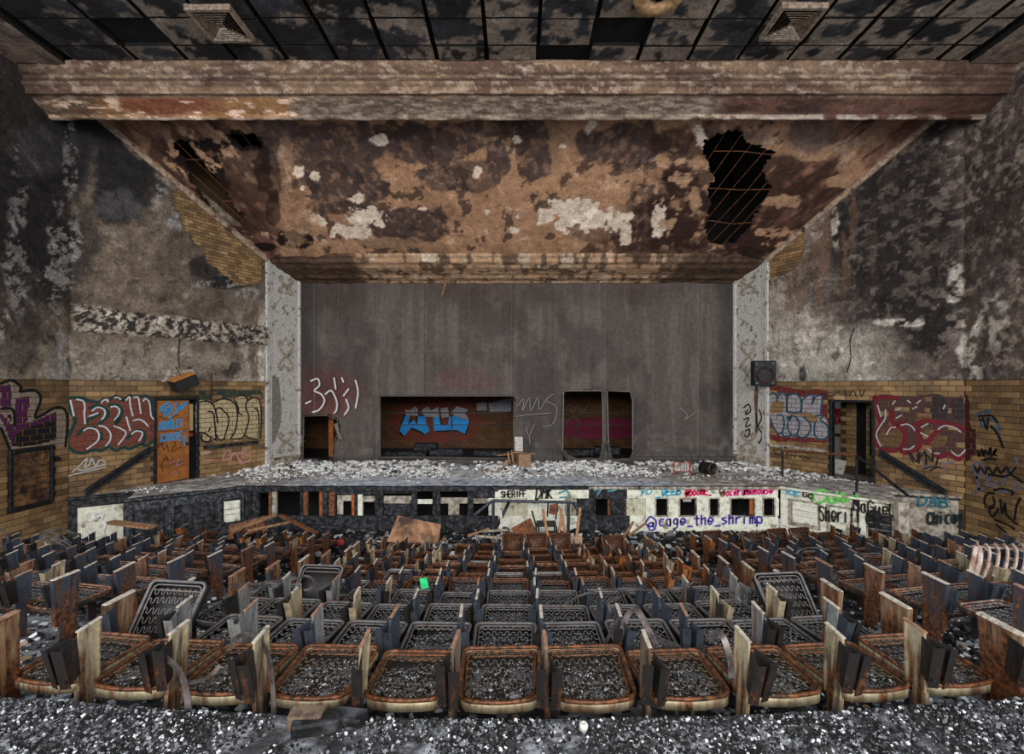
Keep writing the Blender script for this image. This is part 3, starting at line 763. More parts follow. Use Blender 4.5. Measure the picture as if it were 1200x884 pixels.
for k, (vx, vy) in enumerate(VENTS):
    e = empty('ceiling_vent', (vx, vy, CZ - .02))
    tag(e, ['square louvred ceiling vent on the left', 'square louvred ceiling vent on the right'][k], 'vent', 'square ceiling vents')
    s0 = .42
    M_vent = bpy.data.materials.get('dull_vent_metal') or m_plain('dull_vent_metal', CT(84, 72, 62), CT(132, 116, 102), 14, .6, .2)
    m = MB()
    for a, b, c_, d in ((-s0, s0, -s0, -s0 + .06), (-s0, s0, s0 - .06, s0), (-s0, -s0 + .06, -s0 + .06, s0 - .06), (s0 - .06, s0, -s0 + .06, s0 - .06)):
        m.box(a, b, c_, d, -.09, .02)
    m.build('frame', M_vent, e)
    for r in range(6):
        ro = s0 - .07 - r * .055; ri = ro - .045; z0, z1 = -.085, -.02
        v = []; f = []
        for (rr, zz) in ((ro, z0), (ri, z1), (ri, z1 + .006), (ro, z0 + .006)):
            v += [(-rr, -rr, zz), (rr, -rr, zz), (rr, rr, zz), (-rr, rr, zz)]
        for q in range(4):
            for w in range(4):
                f.append((q * 4 + w, q * 4 + (w + 1) % 4, ((q + 1) % 4) * 4 + (w + 1) % 4, ((q + 1) % 4) * 4 + w))
        MB().add(v, f).build('louvre', M_vent, e)
    MB().box(-.06, .06, -.06, .06, -.05, -.03).build('centre_plate', M_vent, e)
    MB().box(-s0 + .05, s0 - .05, -s0 + .05, s0 - .05, -.01, .03).build('backing', M_void, e)
e = MB().lathe([(.17, -.02), (.19, -.1), (.30, -.13), (.42, -.10), (.45, -.02)], 28, Matrix.Translation((2.5, 8.42, CZ))).build('ceiling_light_ring', m_plain('yellowed_plaster', CT(120, 92, 64), CT(158, 126, 92), 10), None, True)
tag(e, 'round plaster light rose at the top edge of the burnt ceiling', 'light fitting')

# ---------------------------------------------------------------- proscenium pilasters (splayed reveals)
for sx in (-1, 1):
    P0 = Vector((sx * PXO, PYO, 0)); P1 = Vector((sx * CURX, CURY + .02, 0))
    if sx < 0: pl = Plane(P0, P1 - P0, (P1.y - P0.y, -(P1.x - P0.x), 0))
    else: pl = Plane(P1, P0 - P1, ((P0.y - P1.y), -(P0.x - P1.x), 0))
    ln = (P1 - P0).length
    M = pl.matrix()
    e = MB().box(0, ln, 0.0, .3, S, 4.3, M).build('trim_pilaster', M_white)
    struct(e, 'white plaster reveal of the proscenium, %s side' % ('left' if sx < 0 else 'right'))
    inner = (ln - .14, ln) if sx < 0 else (0, .14)
    outer = (-.06, .1) if sx < 0 else (ln - .1, ln + .06)
    MB().cham(inner[0], inner[1], -.05, .02, S, 3.75, .03, M).build('edge_moulding', M_white, e)
    MB().cham(outer[0], outer[1], -.07, .02, S, 4.45, .03, M).build('edge_moulding', M_white, e)
    MB().cham(outer[0] - (.0 if sx < 0 else .12), outer[1] + (.12 if sx < 0 else 0), -.03, .02, S, 4.2, .012, M).build('edge_moulding', M_white, e)
    MB().cham(0.05, ln - .05, -.09, .02, S, S + .26, .02, M).build('plinth', M_creamd, e)
    M_carv = bpy.data.materials.get('dirty_plaster_ornament') or m_plain('dirty_plaster_ornament', CT(104, 96, 84), CT(150, 140, 124), 20, .85, bump=.5)
    for zc, hh in ((1.05, .52), (S + .75, .36), (3.45, .3)):
        cx = ln / 2 + (.02 if sx < 0 else -.02); orn = MB()
        for a in range(4):
            sgx, sgz = (1, 1, -1, -1)[a], (1, -1, 1, -1)[a]
            orn.tube([M @ Vector(p) for p in catmull([(cx, -.015, zc), (cx + sgx * .16, -.03, zc + sgz * hh * .25), (cx + sgx * .30, -.03, zc + sgz * hh * .7), (cx + sgx * .22, -.02, zc + sgz * hh * .95), (cx + sgx * .12, -.02, zc + sgz * hh * .7)], 4)], .036, 5)
        orn.lathe([(.0, .03), (.07, .02), (.09, -.01)], 10, M @ Matrix.Translation((cx, -.01, zc)) @ Matrix.Rotation(math.pi / 2, 4, 'X'))
        orn.build('ornament', M_carv, e)
    if sx < 0:   # fallen skim coat showing grey base
        pts = [(.12, .35), (.5, .3), (.55, -.2), (.62, -.8), (.56, -1.3), (.38, -1.75), (.2, -1.95), (.12, -1.2), (.14, -.4)]
        MB().prism([(a, b) for a, b in pts], 0, .012, M @ Matrix.Rotation(math.pi / 2, 4, 'X')).build('bare_patch', m_plain('grey_render', CT(92, 90, 88), CT(118, 114, 110), 12), e)
    else:
        pts = [(ln - .5, .1), (ln - .38, -.1), (ln - .42, -.8), (ln - .4, -1.5), (ln - .52, -1.7), (ln - .5, -1.0), (ln - .56, -.4)]
        MB().prism([(a, b) for a, b in pts], 0, .012, M @ Matrix.Rotation(math.pi / 2, 4, 'X')).build('bare_patch', m_plain('brown_base_coat', CT(70, 54, 42), CT(96, 78, 62), 12), e)
    PILA = e if sx < 0 else None
    if sx < 0: PIL_L, PLN_L = e, pl
    else: PIL_R, PLN_R = e, pl

# ---------------------------------------------------------------- stage house behind the curtain
o = MB().box(-12.5, 12.5, 20.5, 20.8, S - .1, 8.5).build('wall_back', M_backbrick); BACK = struct(o, 'brick back wall of the stage')
mb = MB()
for sx in (-1, 1):
    x0, x1 = sorted((sx * 7.7, sx * 12.6)); mb.box(x0, x1, 17.06, 17.3, S, 8.5)
mb.box(-7.7, 7.7, 17.1, 17.3, 3.72, 8.5)
for sx in (-1, 1):
    x0, x1 = sorted((sx * 12.3, sx * 12.6)); mb.box(x0, x1, 17.3, 20.6, S, 8.5)
struct(mb.build('wall_stage_house', M_void), 'dark masonry around the stage opening')
# ================================================================ stage platform
STAGE_POLY = [(-7.25, 12.7), (7.0, 12.7), (8.78, 10.83), (9.35, 11.95), (10.62, 11.5), (10.7, 11.42), (8.2, 15.62), (7.7, 17.0), (-7.7, 17.0), (-8.2, 15.62), (-10.7, 11.42), (-10.6, 11.35), (-9.55, 11.95), (-9.2, 11.2)]
o = MB().prism(STAGE_POLY, S - .1, S - .012).build('floor_stage', M_char); STAGE = struct(o, 'stage floor strewn with fallen plaster')
MB().box(-12.3, 12.3, 17.0, 20.5, S - .1, S).build('backstage_floor', M_char, STAGE)
def stage_col(u, v, P):
    x = P[..., 0]; y = P[..., 1]
    n1 = fbm(x, y, 301, .8); n2 = fbm(x, y, 305, 4.0, 5); n3 = fbm(x, y, 309, 10., 4)
    c = np.zeros(P.shape) + C(138, 139, 142, 1.6)
    c = mixc(c, C(118, 108, 98), ss(1.5, 4, x + (n1 - .5) * 4) * .8)
    c = mixc(c, C(96, 86, 76), ss(-4.5, -6.5, x) * .7)
    c = mixc(c, C(118, 126, 136, 1.9), ss(14.1, 13.2, y + (n1 - .5)) * ss(3, 1.2, np.abs(x + .8) - 3) * .9)
    c = mixc(c, C(178, 178, 178), ss(.5, .6, n2) * .7)
    c = mixc(c, C(48, 45, 44), ss(.56, .64, n3) * .6)
    c = mixc(c, C(54, 50, 48), ss(15.4, 16.8, y + (n1 - .5) * 2) * .7)
    return c
PTOP = Plane((0, 0, S - .012), (1, 0, 0), (0, 0, 1), (0, 1, 0))
def disp_top(u, v): return (fbm(u, v, 311, 3, 4)) * .03 + .0
tag(surf('plaster_dust', PTOP, -10.65, 10.65, 10.85, 16.98, .06, stage_col, M_dust, disp_top,
     lambda u, v, P: in_poly(P[..., 0], P[..., 1], STAGE_POLY), STAGE, 0.0), 'grey white plaster dust')

FZ = -3.98                                              # foot of the stage front
def fx(px): return PF.uv(px, 500)[0]
def fz(py): return PF.uv(600, py)[1]
FRONT = struct(MB().box(-9.6, 9.6, 14.4, 14.5, FZ, S - .1).build('wall_stage_front', M_void), 'dark void under the stage behind its panelled front')
def fbox(x0, x1, y0, y1, mat, name, d0=0.0, d1=0.06, c=.006):
    return MB().cham(fx(x0), fx(x1), 12.7 + d0, 12.7 + d1, fz(y1), fz(y0), c).build(name, mat, FRONT)
# nosing and sill
fbox(281, 584, 570.5, 576, M_char, 'nosing', -.03, .10)
fbox(584, 690, 570.5, 573.5, M_char, 'nosing', -.03, .10)
fbox(690, 914, 570.5, 573.5, M_creamd, 'nosing', -.03, .10)
fbox(281, 584, 604.5, 625, M_char, 'sill_board', -.02, .06)
# burnt left half: studs with pale remains of the panelling between them
studs = [(287, 294, 'c'), (295, 303, 'c'), (314, 317.5, 'r'), (318.5, 323.5, 'g'), (351, 354.5, 'c'), (355, 360, 'r'), (373.5, 377, 'o'), (377.5, 383.5, 'c'), (385, 392, 'b'), (411.5, 415, 'o'),
         (415.5, 418.5, 'c'), (419, 424.5, 'w'), (439, 444, 'c'), (444.5, 449, 'c'), (482, 488.5, 'c'), (506.5, 510.5, 'c'), (511, 515.5, 'c'), (548, 554.5, 'c'), (572.5, 577, 'w')]
M_orng = m_plain('scorched_orange_timber', CT(96, 52, 28), CT(150, 86, 44), 16, .8, obj=True)
sm = {'c': M_char, 'r': M_rust, 'o': M_orng, 'g': M_creamd, 'b': M_rust, 'w': M_cream}
for a, b, k in studs:
    fbox(a, b, 575, 605 + random.uniform(0, 3), sm[k], 'stud', random.uniform(.0, .03), .09)
for a, b, y0, y1, m, nm, d in ((392, 439, 573.5, 580, M_char, 'charred_rail', .01), (322, 352, 571.5, 574, M_creamd, 'rail', .04), (394, 411, 581, 588, M_creamd, 'broken_panel', .06), (394, 401, 588, 604, M_creamd, 'broken_panel', .06),
        (419, 440, 582, 589, M_creamd, 'broken_panel', .06), (449, 482, 582, 591, M_creamd, 'broken_panel', .05), (449, 482, 591, 606, M_char, 'broken_panel', .07), (489, 507, 586, 591.5, M_cream, 'broken_panel', .05),
        (516, 548, 584, 591, M_creamd, 'broken_panel', .05), (525, 538, 591, 606, M_creamd, 'broken_panel', .05), (554, 573, 585, 591, M_creamd, 'broken_panel', .05), (298, 314, 576, 578, M_char, 'charred_rail', .03),
        (449, 482, 576, 579, M_char, 'charred_rail', .05), (555, 580, 573, 584, M_char, 'charred_rail', .0)):
    fbox(a, b, y0, y1, m, nm, d, d + .03)
# right half: cream frame with louvred and open vents
openings = [(698, 716), (769, 782), (797, 815), (832, 842), (857, 884), (895, 907)]
louv = [(588, 618), (734, 757)]
cells = sorted(openings + louv + [(626, 656), (662, 676)])
fbox(580, 690, 573, 584.5, M_cream, 'top_rail'); fbox(690, 735, 573, 584.5, M_char, 'top_rail'); fbox(735, 912, 573, 584.5, M_cream, 'top_rail')
fbox(580, 677, 605, 625, M_cream, 'bottom_rail'); fbox(677, 738, 605, 625, M_char, 'bottom_rail'); fbox(738, 912, 605, 625, M_cream, 'bottom_rail')
prev = 577
for a, b in cells:
    mt = M_char if 670 < (prev + a) / 2 < 736 else M_cream
    fbox(prev, a, 584.5, 605, mt, 'stile')
    prev = b
fbox(prev, 913, 584.5, 605, M_cream, 'stile')
M_louv = m_plain('yellowed_louvre_panel', CT(146, 144, 126), CT(176, 172, 152), 14, .8, c3=CT(110, 104, 90))
for a, b in louv:
    fbox(a, b, 584.5, 605, M_louv, 'vent_panel', .035, .05, .002)
    n = 6
    for i in range(n):
        xa = a + (b - a) * (i + .25) / n
        fbox(xa, xa + (b - a) / n * .45, 585.5, 604, M_louv, 'louvre_bar', .02, .035, .002)
fbox(626, 656, 584.5, 605, M_cream, 'panel', .03, .05); fbox(662, 676, 584.5, 605, M_creamd, 'panel', .03, .05)
for a, b in openings:
    for x0, x1, y0, y1 in ((a - 1.6, a, 583.5, 606), (b, b + 1.6, 583.5, 606), (a, b, 583.3, 584.8), (a, b, 604.6, 606)):
        fbox(x0, x1, y0, y1, M_char if a == 698 else M_creamd, 'vent_frame', -.012, .05, .003)
fbox(801, 811, 585, 589, M_creamd, 'broken_slat', .05, .07); fbox(879.5, 884, 584.5, 604, M_orng, 'broken_slat', .05, .08); fbox(712.5, 716, 584.5, 605, M_rust, 'broken_slat', .05, .08)

M_char2 = m_plain('crackled_charcoal', lin((30, 31, 34)), lin((112, 114, 120)), 16, 0.5, bump=0.9, lo=0.4, hi=0.75)  # lighter bluish copy of the char, sheen of the frames put into colour
# splayed wings of the stage front
def wing(a, b, name, label, mats, panels, endpost):
    a = Vector((a[0], a[1], 0)); b = Vector((b[0], b[1], 0)); ln = (b - a).length
    d = (b - a); pl = Plane(a, d, (d.y, -d.x, 0)); M = pl.matrix()
    base, rail, pan = mats
    e = struct(MB().box(0, ln, .04, .10, FZ, S - .1, M).build(name, base), label)
    zt = S - .02
    MB().cham(-.02, ln + .02, -.04, .1, zt - .05, zt + .01, .01, M).build('nosing', rail, e)
    MB().cham(0, ln, 0, .05, zt - .28, zt - .05, .008, M).build('top_rail', rail, e)
    MB().cham(0, ln, 0, .05, FZ, FZ + .34, .008, M).build('bottom_rail', rail, e)
    MB().cham(0, ln, -.03, .05, FZ + .28, FZ + .34, .01, M).build('plinth_moulding', rail, e)
    for x0, x1 in endpost: MB().cham(x0, x1, -.01, .05, FZ + .2, zt - .2, .008, M).build('stile', rail, e)
    for x0, x1, m in panels:
        MB().cham(x0 + .05, x1 - .05, .015, .05, FZ + .42, zt - .34, .02, M).build('raised_panel', m, e)
        for z in (FZ + .62, FZ + .76):
            MB().box(x0 + .07, x1 - .07, .012, .02, z, z + .012, M).build('board_joint', base, e)
    return e, pl
WINGR, PLWR = wing((7.0, 12.7), (8.78, 10.83), 'wall_stage_wing_right', 'cream panelled right wing of the stage front', (M_creamd, M_cream, M_cream),
      [(.22, .9, M_cream), (1.05, 1.72, M_cream), (1.85, 2.4, M_char)], [(0, .16), (.92, 1.04), (1.73, 1.86), (2.42, 2.58)])
WINGL, PLWL = wing((-9.2, 11.2), (-7.25, 12.7), 'wall_stage_wing_left', 'charred black panelled left wing of the stage front', (M_char, M_char2, M_char),
      [(.2, .8, M_char), (.95, 1.85, M_char), (1.95, 2.42, M_cream)], [(0, .16), (.8, .95), (1.85, 1.95), (2.42, 2.46)])
# end post and return of the right wing, side return of the left wing, and the panels below the landings
e = struct(MB().cham(8.62, 8.86, 10.78, 11.0, FZ, S + .02, .02).build('trim_wing_post', M_creamd), 'scorched cream end post of the right stage wing')
mb = MB(); mb.bar((8.8, 10.9, (FZ + S) / 2), (9.35, 11.95, (FZ + S) / 2), .05, S - FZ - .1); struct(mb.build('wall_steps_right', M_char), 'charred side of the right stage steps')
mb = MB(); mb.bar((-9.2, 11.2, (FZ + S) / 2), (-9.55, 11.95, (FZ + S) / 2), .05, S - FZ - .1); struct(mb.build('wall_steps_left', M_char), 'charred side of the left stage steps')
def landing(a, b, name, label, m, top, pan):
    a = Vector((a[0], a[1], 0)); b = Vector((b[0], b[1], 0)); d = b - a; ln = d.length
    pl = Plane(a, d, (d.y, -d.x, 0)); M = pl.matrix()
    e = struct(MB().box(0, ln, .03, .1, FZ, S - .02, M).build(name, m), label)
    MB().cham(-.02, ln + .04, -.04, .1, S - .05, S + .01, .012, M).build('cap_rail', top, e)
    MB().cham(0, ln, 0, .05, S - .25, S - .05, .01, M).build('top_rail', top if top is M_char else m, e)
    MB().cham(0, .16, 0, .05, FZ, S - .25, .01, M).build('stile', top if top is M_char else m, e)
    MB().cham(ln - .16, ln, 0, .05, FZ, S - .25, .01, M).build('stile', m, e)
    MB().cham(.24, ln - .24, .01, .05, FZ + .3, S - .36, .025, M).build('raised_panel', pan, e)
    return e, pl
LANDR, PLLR = landing((9.32, 11.98), (10.63, 11.5), 'wall_landing_right', 'cream panel below the right landing', M_creamd, M_creamd, M_creamd)
LANDL, PLLL = landing((-10.62, 11.3), (-9.5, 11.98), 'wall_landing_left', 'pale panel with charred frame below the left landing', M_cream, M_char, M_cream)
# ---------------------------------------------------------------- fire curtain with cut holes
CUR_H = 3.74
HOLES = [[(357, 488), (385, 487), (396, 492), (398, 505), (392, 520), (388, 548), (356, 548)],
         [(446, 464), (602, 464), (602, 548), (580, 548), (540, 548), (500, 548), (446, 548)],
         [(660, 460), (664, 458), (705, 458), (706, 480), (707, 548), (690, 548), (664, 548), (659, 530)],
         [(711, 458), (738, 459), (741, 470), (741, 548), (730, 548), (713, 548), (712, 500)]]
seams = [348, 368, 397, 441, 497, 549, 600, 649, 709, 763, 818, 857]
def curtain_col(P):
    px, py = topx(P); x = P[..., 0]; z = P[..., 2]
    n1 = fbm(x, z, 321, .6); n2 = fbm(x * 4, z * .5, 325, 1.2, 5); n3 = fbm(x, z * .8, 329, 3.0, 5)
    c = np.zeros(P.shape) + C(74, 68, 65)
    c = mixc(c, C(88, 82, 78), ss(.42, .62, n2) * .7)
    c = mixc(c, C(54, 49, 48), ss(.45, .62, n1) * .6)
    c = mixc(c, C(60, 48, 44), ss(2.2, 3.6, z + (n1 - .5) * 2) * .5)
    c = mixc(c, C(40, 38, 38), ss(6.9, 7.5, np.abs(x)) * .6)
    low = ss(-1.0, -2.2, z)
    c = mixc(c, C(92, 88, 84), low * ss(.5, .62, n3) * .6)
    c = mixc(c, C(50, 49, 50), low * ss(.55, .45, fbm(x * .4, z * 2.4, 333, 1.5, 4)) * .5)
    red = blobs(px, py, [(385, 463, 36, 30, .55), (545, 445, 40, 14, .25)], 63, .4, .8, .04)
    c = mixc(c, C(92, 44, 42), red)
    dk = blobs(px, py, [(372, 452, 26, 20, .3), (700, 465, 16, 12, .4), (850, 470, 10, 30, .6), (830, 465, 12, 16, .4)], 65, .4, .8, .04)
    return mixc(c, C(34, 33, 34), dk)
CURT = empty('fire_curtain', (0, CURY, S)); tag(CURT, 'grey fire curtain hanging across the stage opening with square holes cut in it', 'curtain')
sx_ = [PC.uv(p, 450)[0] for p in seams]; sx_[0] = -CURX; sx_[-1] = CURX
for i, (a, b) in enumerate(zip(sx_[:-1], sx_[1:])):
    nu = max(4, int((b - a) / .04)); nv = 160
    u, v = np.meshgrid(np.linspace(a, b + .01, nu), np.linspace(S + .02, CUR_H, nv), indexing='ij')
    d = .03 * np.sin(u * 2.3 + 1) + .02 * fbm(u * 3, v * .4, 341, 1.5) + .03 * ss(-1.2, -2.4, v) * np.sin(v * 9 + u * 1.3) + (i % 2) * .012
    P = np.stack([u, np.full(u.shape, CURY) - d, v], -1)
    P[..., 1] -= .05 * ss(.06, 0, np.minimum(u - a, b - u)) * .5
    c = curtain_col(P)
    e_ = ss(.035, 0, np.minimum(u - a, b - u)); c = mixc(c, C(96, 90, 86) if i % 2 else C(38, 35, 34), e_ * .6)
    px, py = topx(P); wx = (fbm(px, py, 345, .25, 3) - .5) * 2.5
    k = np.ones(u.shape, bool)
    for H in HOLES: k &= ~in_poly(px + wx, py + wx, H)
    q = k[:-1, :-1] & k[1:, :-1] & k[1:, 1:] & k[:-1, 1:]
    P[..., 1] -= CURY; P[..., 2] -= S
    V2, Q2, c2 = compact(P.reshape(-1, 3), grid_quads(nu, nv, q), c.reshape(-1, 3))
    mobj('curtain_panel', mesh_np('curtain_panel', V2, Q2, c2), M_cloth, CURT)
M_hem = m_plain('grey_hem', CT(84, 78, 74), CT(112, 106, 100), 20, .95)
M_dcloth = m_plain('grey_cloth', CT(52, 48, 46), CT(78, 72, 69), 14, .95, bump=.4)
for H, wdt in zip(HOLES, (.02, .035, .05, .05)):
    pts = [PC.hit(*p) for p in H]
    rel = [Vector((p.x, p.y - CURY - .07, max(p.z - S, .03))) for p in pts]
    MB().tube(rel, wdt * .55, 5, True, up=(0, 1, .01)).build('torn_hem', M_hem, CURT)
# cloth bunched below the two right holes, and rolled along the foot
for pts, r in (([(660, 528), (668, 538), (690, 541), (703, 537), (706, 520)], .07), ([(712, 520), (716, 538), (728, 541), (738, 537), (742, 527)], .06), ([(352, 541), (362, 542), (375, 542)], .05), ([(396, 541), (420, 542), (445, 541)], .05), ([(446, 536), (500, 536), (560, 537), (602, 537)], .05), ([(740, 541), (790, 543), (840, 541), (858, 538)], .09), ([(662, 532), (680, 541), (720, 543), (760, 542)], .05)):
    P3 = [PC.hit(*p) for p in pts]
    MB().tube(catmull([(p.x, -.14, max(p.z - S, r)) for p in P3], 6), r, 8).build('bunched_cloth', M_dcloth, CURT, True)
MB().prism([(0, 0), (.16, -.5), (.32, -.55), (.2, -.3), (.12, .05)], 0, .012, Matrix.Translation((PC.uv(393, 500)[0], -.12, PC.uv(393, 497)[1] - S)) @ Matrix.Rotation(math.pi / 2, 4, 'X')).build('torn_flap', M_hem, CURT)

# things standing on the stage behind the curtain
RAILM = m_plain('dusty_black_pipe', CT(30, 30, 32), CT(62, 60, 60), 16, .6)
e = empty('pipe_railing', (0, 19.0, S)); tag(e, 'long black pipe railing seen through the holes in the curtain', 'railing')
for z in (1.6, 1.12): MB().tube([(-5.5, 0, z), (4.8, 0, z)], .03 if z > 1.3 else .02, 6).build('rail', RAILM, e)
for x in (-5.4, -2.6, .0, 2.4, 4.7): MB().tube([(x, 0, 0), (x, 0, 1.62)], .03, 6).build('post', RAILM, e)
for a, b in ((-.45, .35), (.35, 1.0)):
    MB().tube([(a + (b - a) * t, -.03, 1.1 - .42 * math.sin(math.pi * t)) for t in [i / 10 for i in range(11)]], .012, 4).build('chain', M_rust, e)
for i, (x, w, h, y) in enumerate(((-4.3, 1.8, .18, 18.2), (-2.7, 1.3, .25, 18.4), (-.9, 1.5, .2, 18.3), (-3.6, .9, .4, 18.9), (2.3, 1.2, .25, 18.3), (3.5, 1.0, .3, 18.6))):
    b = MB().cham(-w / 2, w / 2, -.25, .25, 0, h, .03).build('charred_beam', M_char, None, False, (x, y, S + .005), (0, 0, random.uniform(-.2, .2)))
    tag(b, ['longest charred beam lying behind the left part of the wide curtain hole', 'charred beam behind the middle of the wide curtain hole', 'charred beam behind the right end of the wide curtain hole',
            'thick charred block behind the first beams of the wide curtain hole', 'charred beam behind the larger right curtain hole', 'charred block behind the narrow right curtain hole'][i], 'beam', 'charred timber on the back stage')
for i, (x, mm) in enumerate(((-7.0, M_orng), (-6.35, M_creamd))):
    b = MB().cham(-.09, .09, -.05, .05, 0, 3.4, .01).build('timber_post', mm, None, False, (x, 18.0, S + .005))
    tag(b, ['orange timber post behind the ragged left curtain hole', 'grey post behind the ragged left curtain hole'][i], 'post')
# ================================================================ doors, rails, fixtures on the walls
M_door = m_plain('orange_varnished_door', CT(112, 68, 32), CT(142, 88, 43), 6, .55, c3=CT(90, 54, 28), lo=.3, hi=.7)
def door_frame(plane, D, name, label, t=.07):
    M = plane.matrix(); e = struct(empty(name), label)
    for x0, x1, z0, z1 in ((D[0], D[0] + t, S, D[3]), (D[1] - t, D[1], S, D[3]), (D[0] + t, D[1] - t, D[3] - t, D[3])):
        MB().cham(x0, x1, -.03, .16, z0, z1, .01, M).build('frame', M_black, e)
    return e, M
DOORL, ML = door_frame(PL, DL, 'door_1', 'black framed doorway in the left splayed wall')
w = DL[1] - DL[0] - .14
leaf = MB().cham(0, w * .86, -.02, .025, S + .01, DL[3] - .08, .004).build('door_leaf', M_door, DOORL)
LEAFM = ML @ Matrix.Translation((DL[0] + .07, .03, 0)) @ Matrix.Rotation(.10, 4, 'Z')
leaf.matrix_local = LEAFM
MB().box(DL[0] + .02, DL[1] - .02, .18, .24, S, DL[3], ML).build('dark_gap_sheet', M_void, DOORL)  # black sheet stands in for the darkness behind the ajar door
lockp = MB().prism([(.10 * math.cos(a) * .75, .17 * math.sin(a)) for a in [2 * math.pi * k / 16 for k in range(16)]], 0, .02, Matrix.Rotation(math.pi / 2, 4, 'X'))
lk = lockp.build('lock_plate', m_plain('grey_steel', CT(96, 100, 106), CT(136, 140, 146), 20, .4, .5), leaf)
lk.location = (w * .86 - .14, -.045, PL.uv(221, 516)[1])
MB().lathe([(.0, .05), (.035, .045), (.04, .02), (.02, .0)], 10, Matrix.Translation((w * .86 - .1, -.06, PL.uv(221, 520)[1])) @ Matrix.Rotation(math.pi / 2, 4, 'X')).build('knob', M_black, leaf)
for z0, z1, m in ((PL.uv(225, 505)[1], PL.uv(225, 474)[1], 'y'), (PL.uv(225, 512)[1], PL.uv(225, 508)[1], 'r')):
    MB().box(w * .88, w * .98, .0, .03, z0, z1).build('edge_strip', m_plain('faded_yellow_strip' if m == 'y' else 'dull_red_strip', CT(*((132, 112, 80) if m == 'y' else (96, 34, 30))), CT(*((158, 138, 102) if m == 'y' else (124, 44, 38))), 14), leaf)

DOORR, MR = door_frame(PR, DR, 'door_2', 'black framed open doorway in the right splayed wall')
vest = struct(empty('wall_vestibule'), 'dim brick vestibule behind the right doorway')
u0, u1, zt = DR[0], DR[1], DR[3]
MB().box(u0 - .17, u1 + 1.2, 1.0, 1.1, S, zt + .6, MR).build('inner_wall', M_mortar, vest)
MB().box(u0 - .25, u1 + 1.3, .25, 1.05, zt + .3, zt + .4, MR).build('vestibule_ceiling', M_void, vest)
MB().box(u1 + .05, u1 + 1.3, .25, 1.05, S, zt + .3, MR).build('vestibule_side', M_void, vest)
MB().box(u0 - 4, u1 + 1.2, .25, 3.2, S - .06, S, MR).build('vestibule_floor', m_plain('dusty_concrete', CT(96, 92, 88), CT(130, 126, 120), 8), vest)
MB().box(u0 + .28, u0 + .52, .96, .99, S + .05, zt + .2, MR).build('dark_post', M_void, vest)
MB().box(u0 + .62, u1 - .05, .965, .99, S + .62, zt - .28, MR).build('dark_opening', M_void, vest)  # dark slab laid over the wall in place of an unlit opening
for r in range(17):                                               # bricks of the inner wall that show through the doorway
    uu = u0 - .17 - (BW / 2 if r % 2 else 0) ; z = zt + .28 - BH * (r + 1)
    while uu < u0 + 1.0:
        if uu > u0 - .18:
            b = mobj('brick', brick_me, None, vest); b.matrix_local = MR @ Matrix.Translation((uu, .995, z))
        uu += BW
wl = MB().box(u0 - 4.2, u0 + .3, 2.6, 2.7, S, zt + .8, MR).build('far_white_wall', m_plain('bright_white_wall', (.8, .8, .76), (.9, .9, .87), 6), vest)  # near-white colour raised to stand in for strong daylight
MB().box(u0 - 4.2, u0 + .3, 2.56, 2.62, S + .95, S + 1.05, MR).build('chair_rail', M_rust, vest)
tag(MB().cham(-.3, .3, -.04, .04, 0, .45, .01).build('leaning_panel', M_white, None, False, PR.pt(u0 - .3, S, -.75), (-.35, .1, -1.0)), 'small pale board leaning inside the right doorway', 'board')

# chalk ledges and wall rails
def wall_rail(plane, p0, p1, label):
    a = plane.uv(*p0); b = plane.uv(*p1)
    e = empty('wall_handrail', plane.pt(b[0], b[1], .1)); o = Vector(e.location)
    for dz in (.05, -.06):
        MB().bar(plane.pt(a[0], a[1] + dz, .12) - o, plane.pt(b[0], b[1] + dz, .12) - o, .05, .07).build('rail', M_black, e)
    MB().bar(plane.pt(a[0], a[1], .08) - o, plane.pt(b[0], b[1], .08) - o, .02, .16).build('backing_strip', M_char, e)
    for t in (.12, .5, .88):
        q = [a[i] + (b[i] - a[i]) * t for i in (0, 1)]
        MB().tube([plane.pt(q[0], q[1] - .03, .0) - o, plane.pt(q[0], q[1] - .03, .12) - o], .02, 6).build('bracket', M_black, e)
    tag(e, label, 'handrail')
wall_rail(PL, (174, 527), (99, 577), 'black double handrail sloping down the left splayed wall below the red graffiti')
wall_rail(PR, (1033, 530), (1110, 578), 'black double handrail sloping down the right splayed wall below the dark red graffiti')
for plane, p0, p1, lab in ((PL, (238, 524), (302, 519), 'burnt ledge strip on the left wall below the cream bubble graffiti'), (PR, (898, 522), (967, 528), 'burnt ledge strip on the right wall below the blue outlined graffiti')):
    a = plane.uv(*p0); b = plane.uv(*p1); z = (a[1] + b[1]) / 2
    e = MB().cham(min(a[0], b[0]), max(a[0], b[0]), -.07, .0, z - .05, z + .05, .012, plane.matrix()).build('wall_ledge', M_char if plane is PL else M_creamd); tag(e, lab, 'ledge')

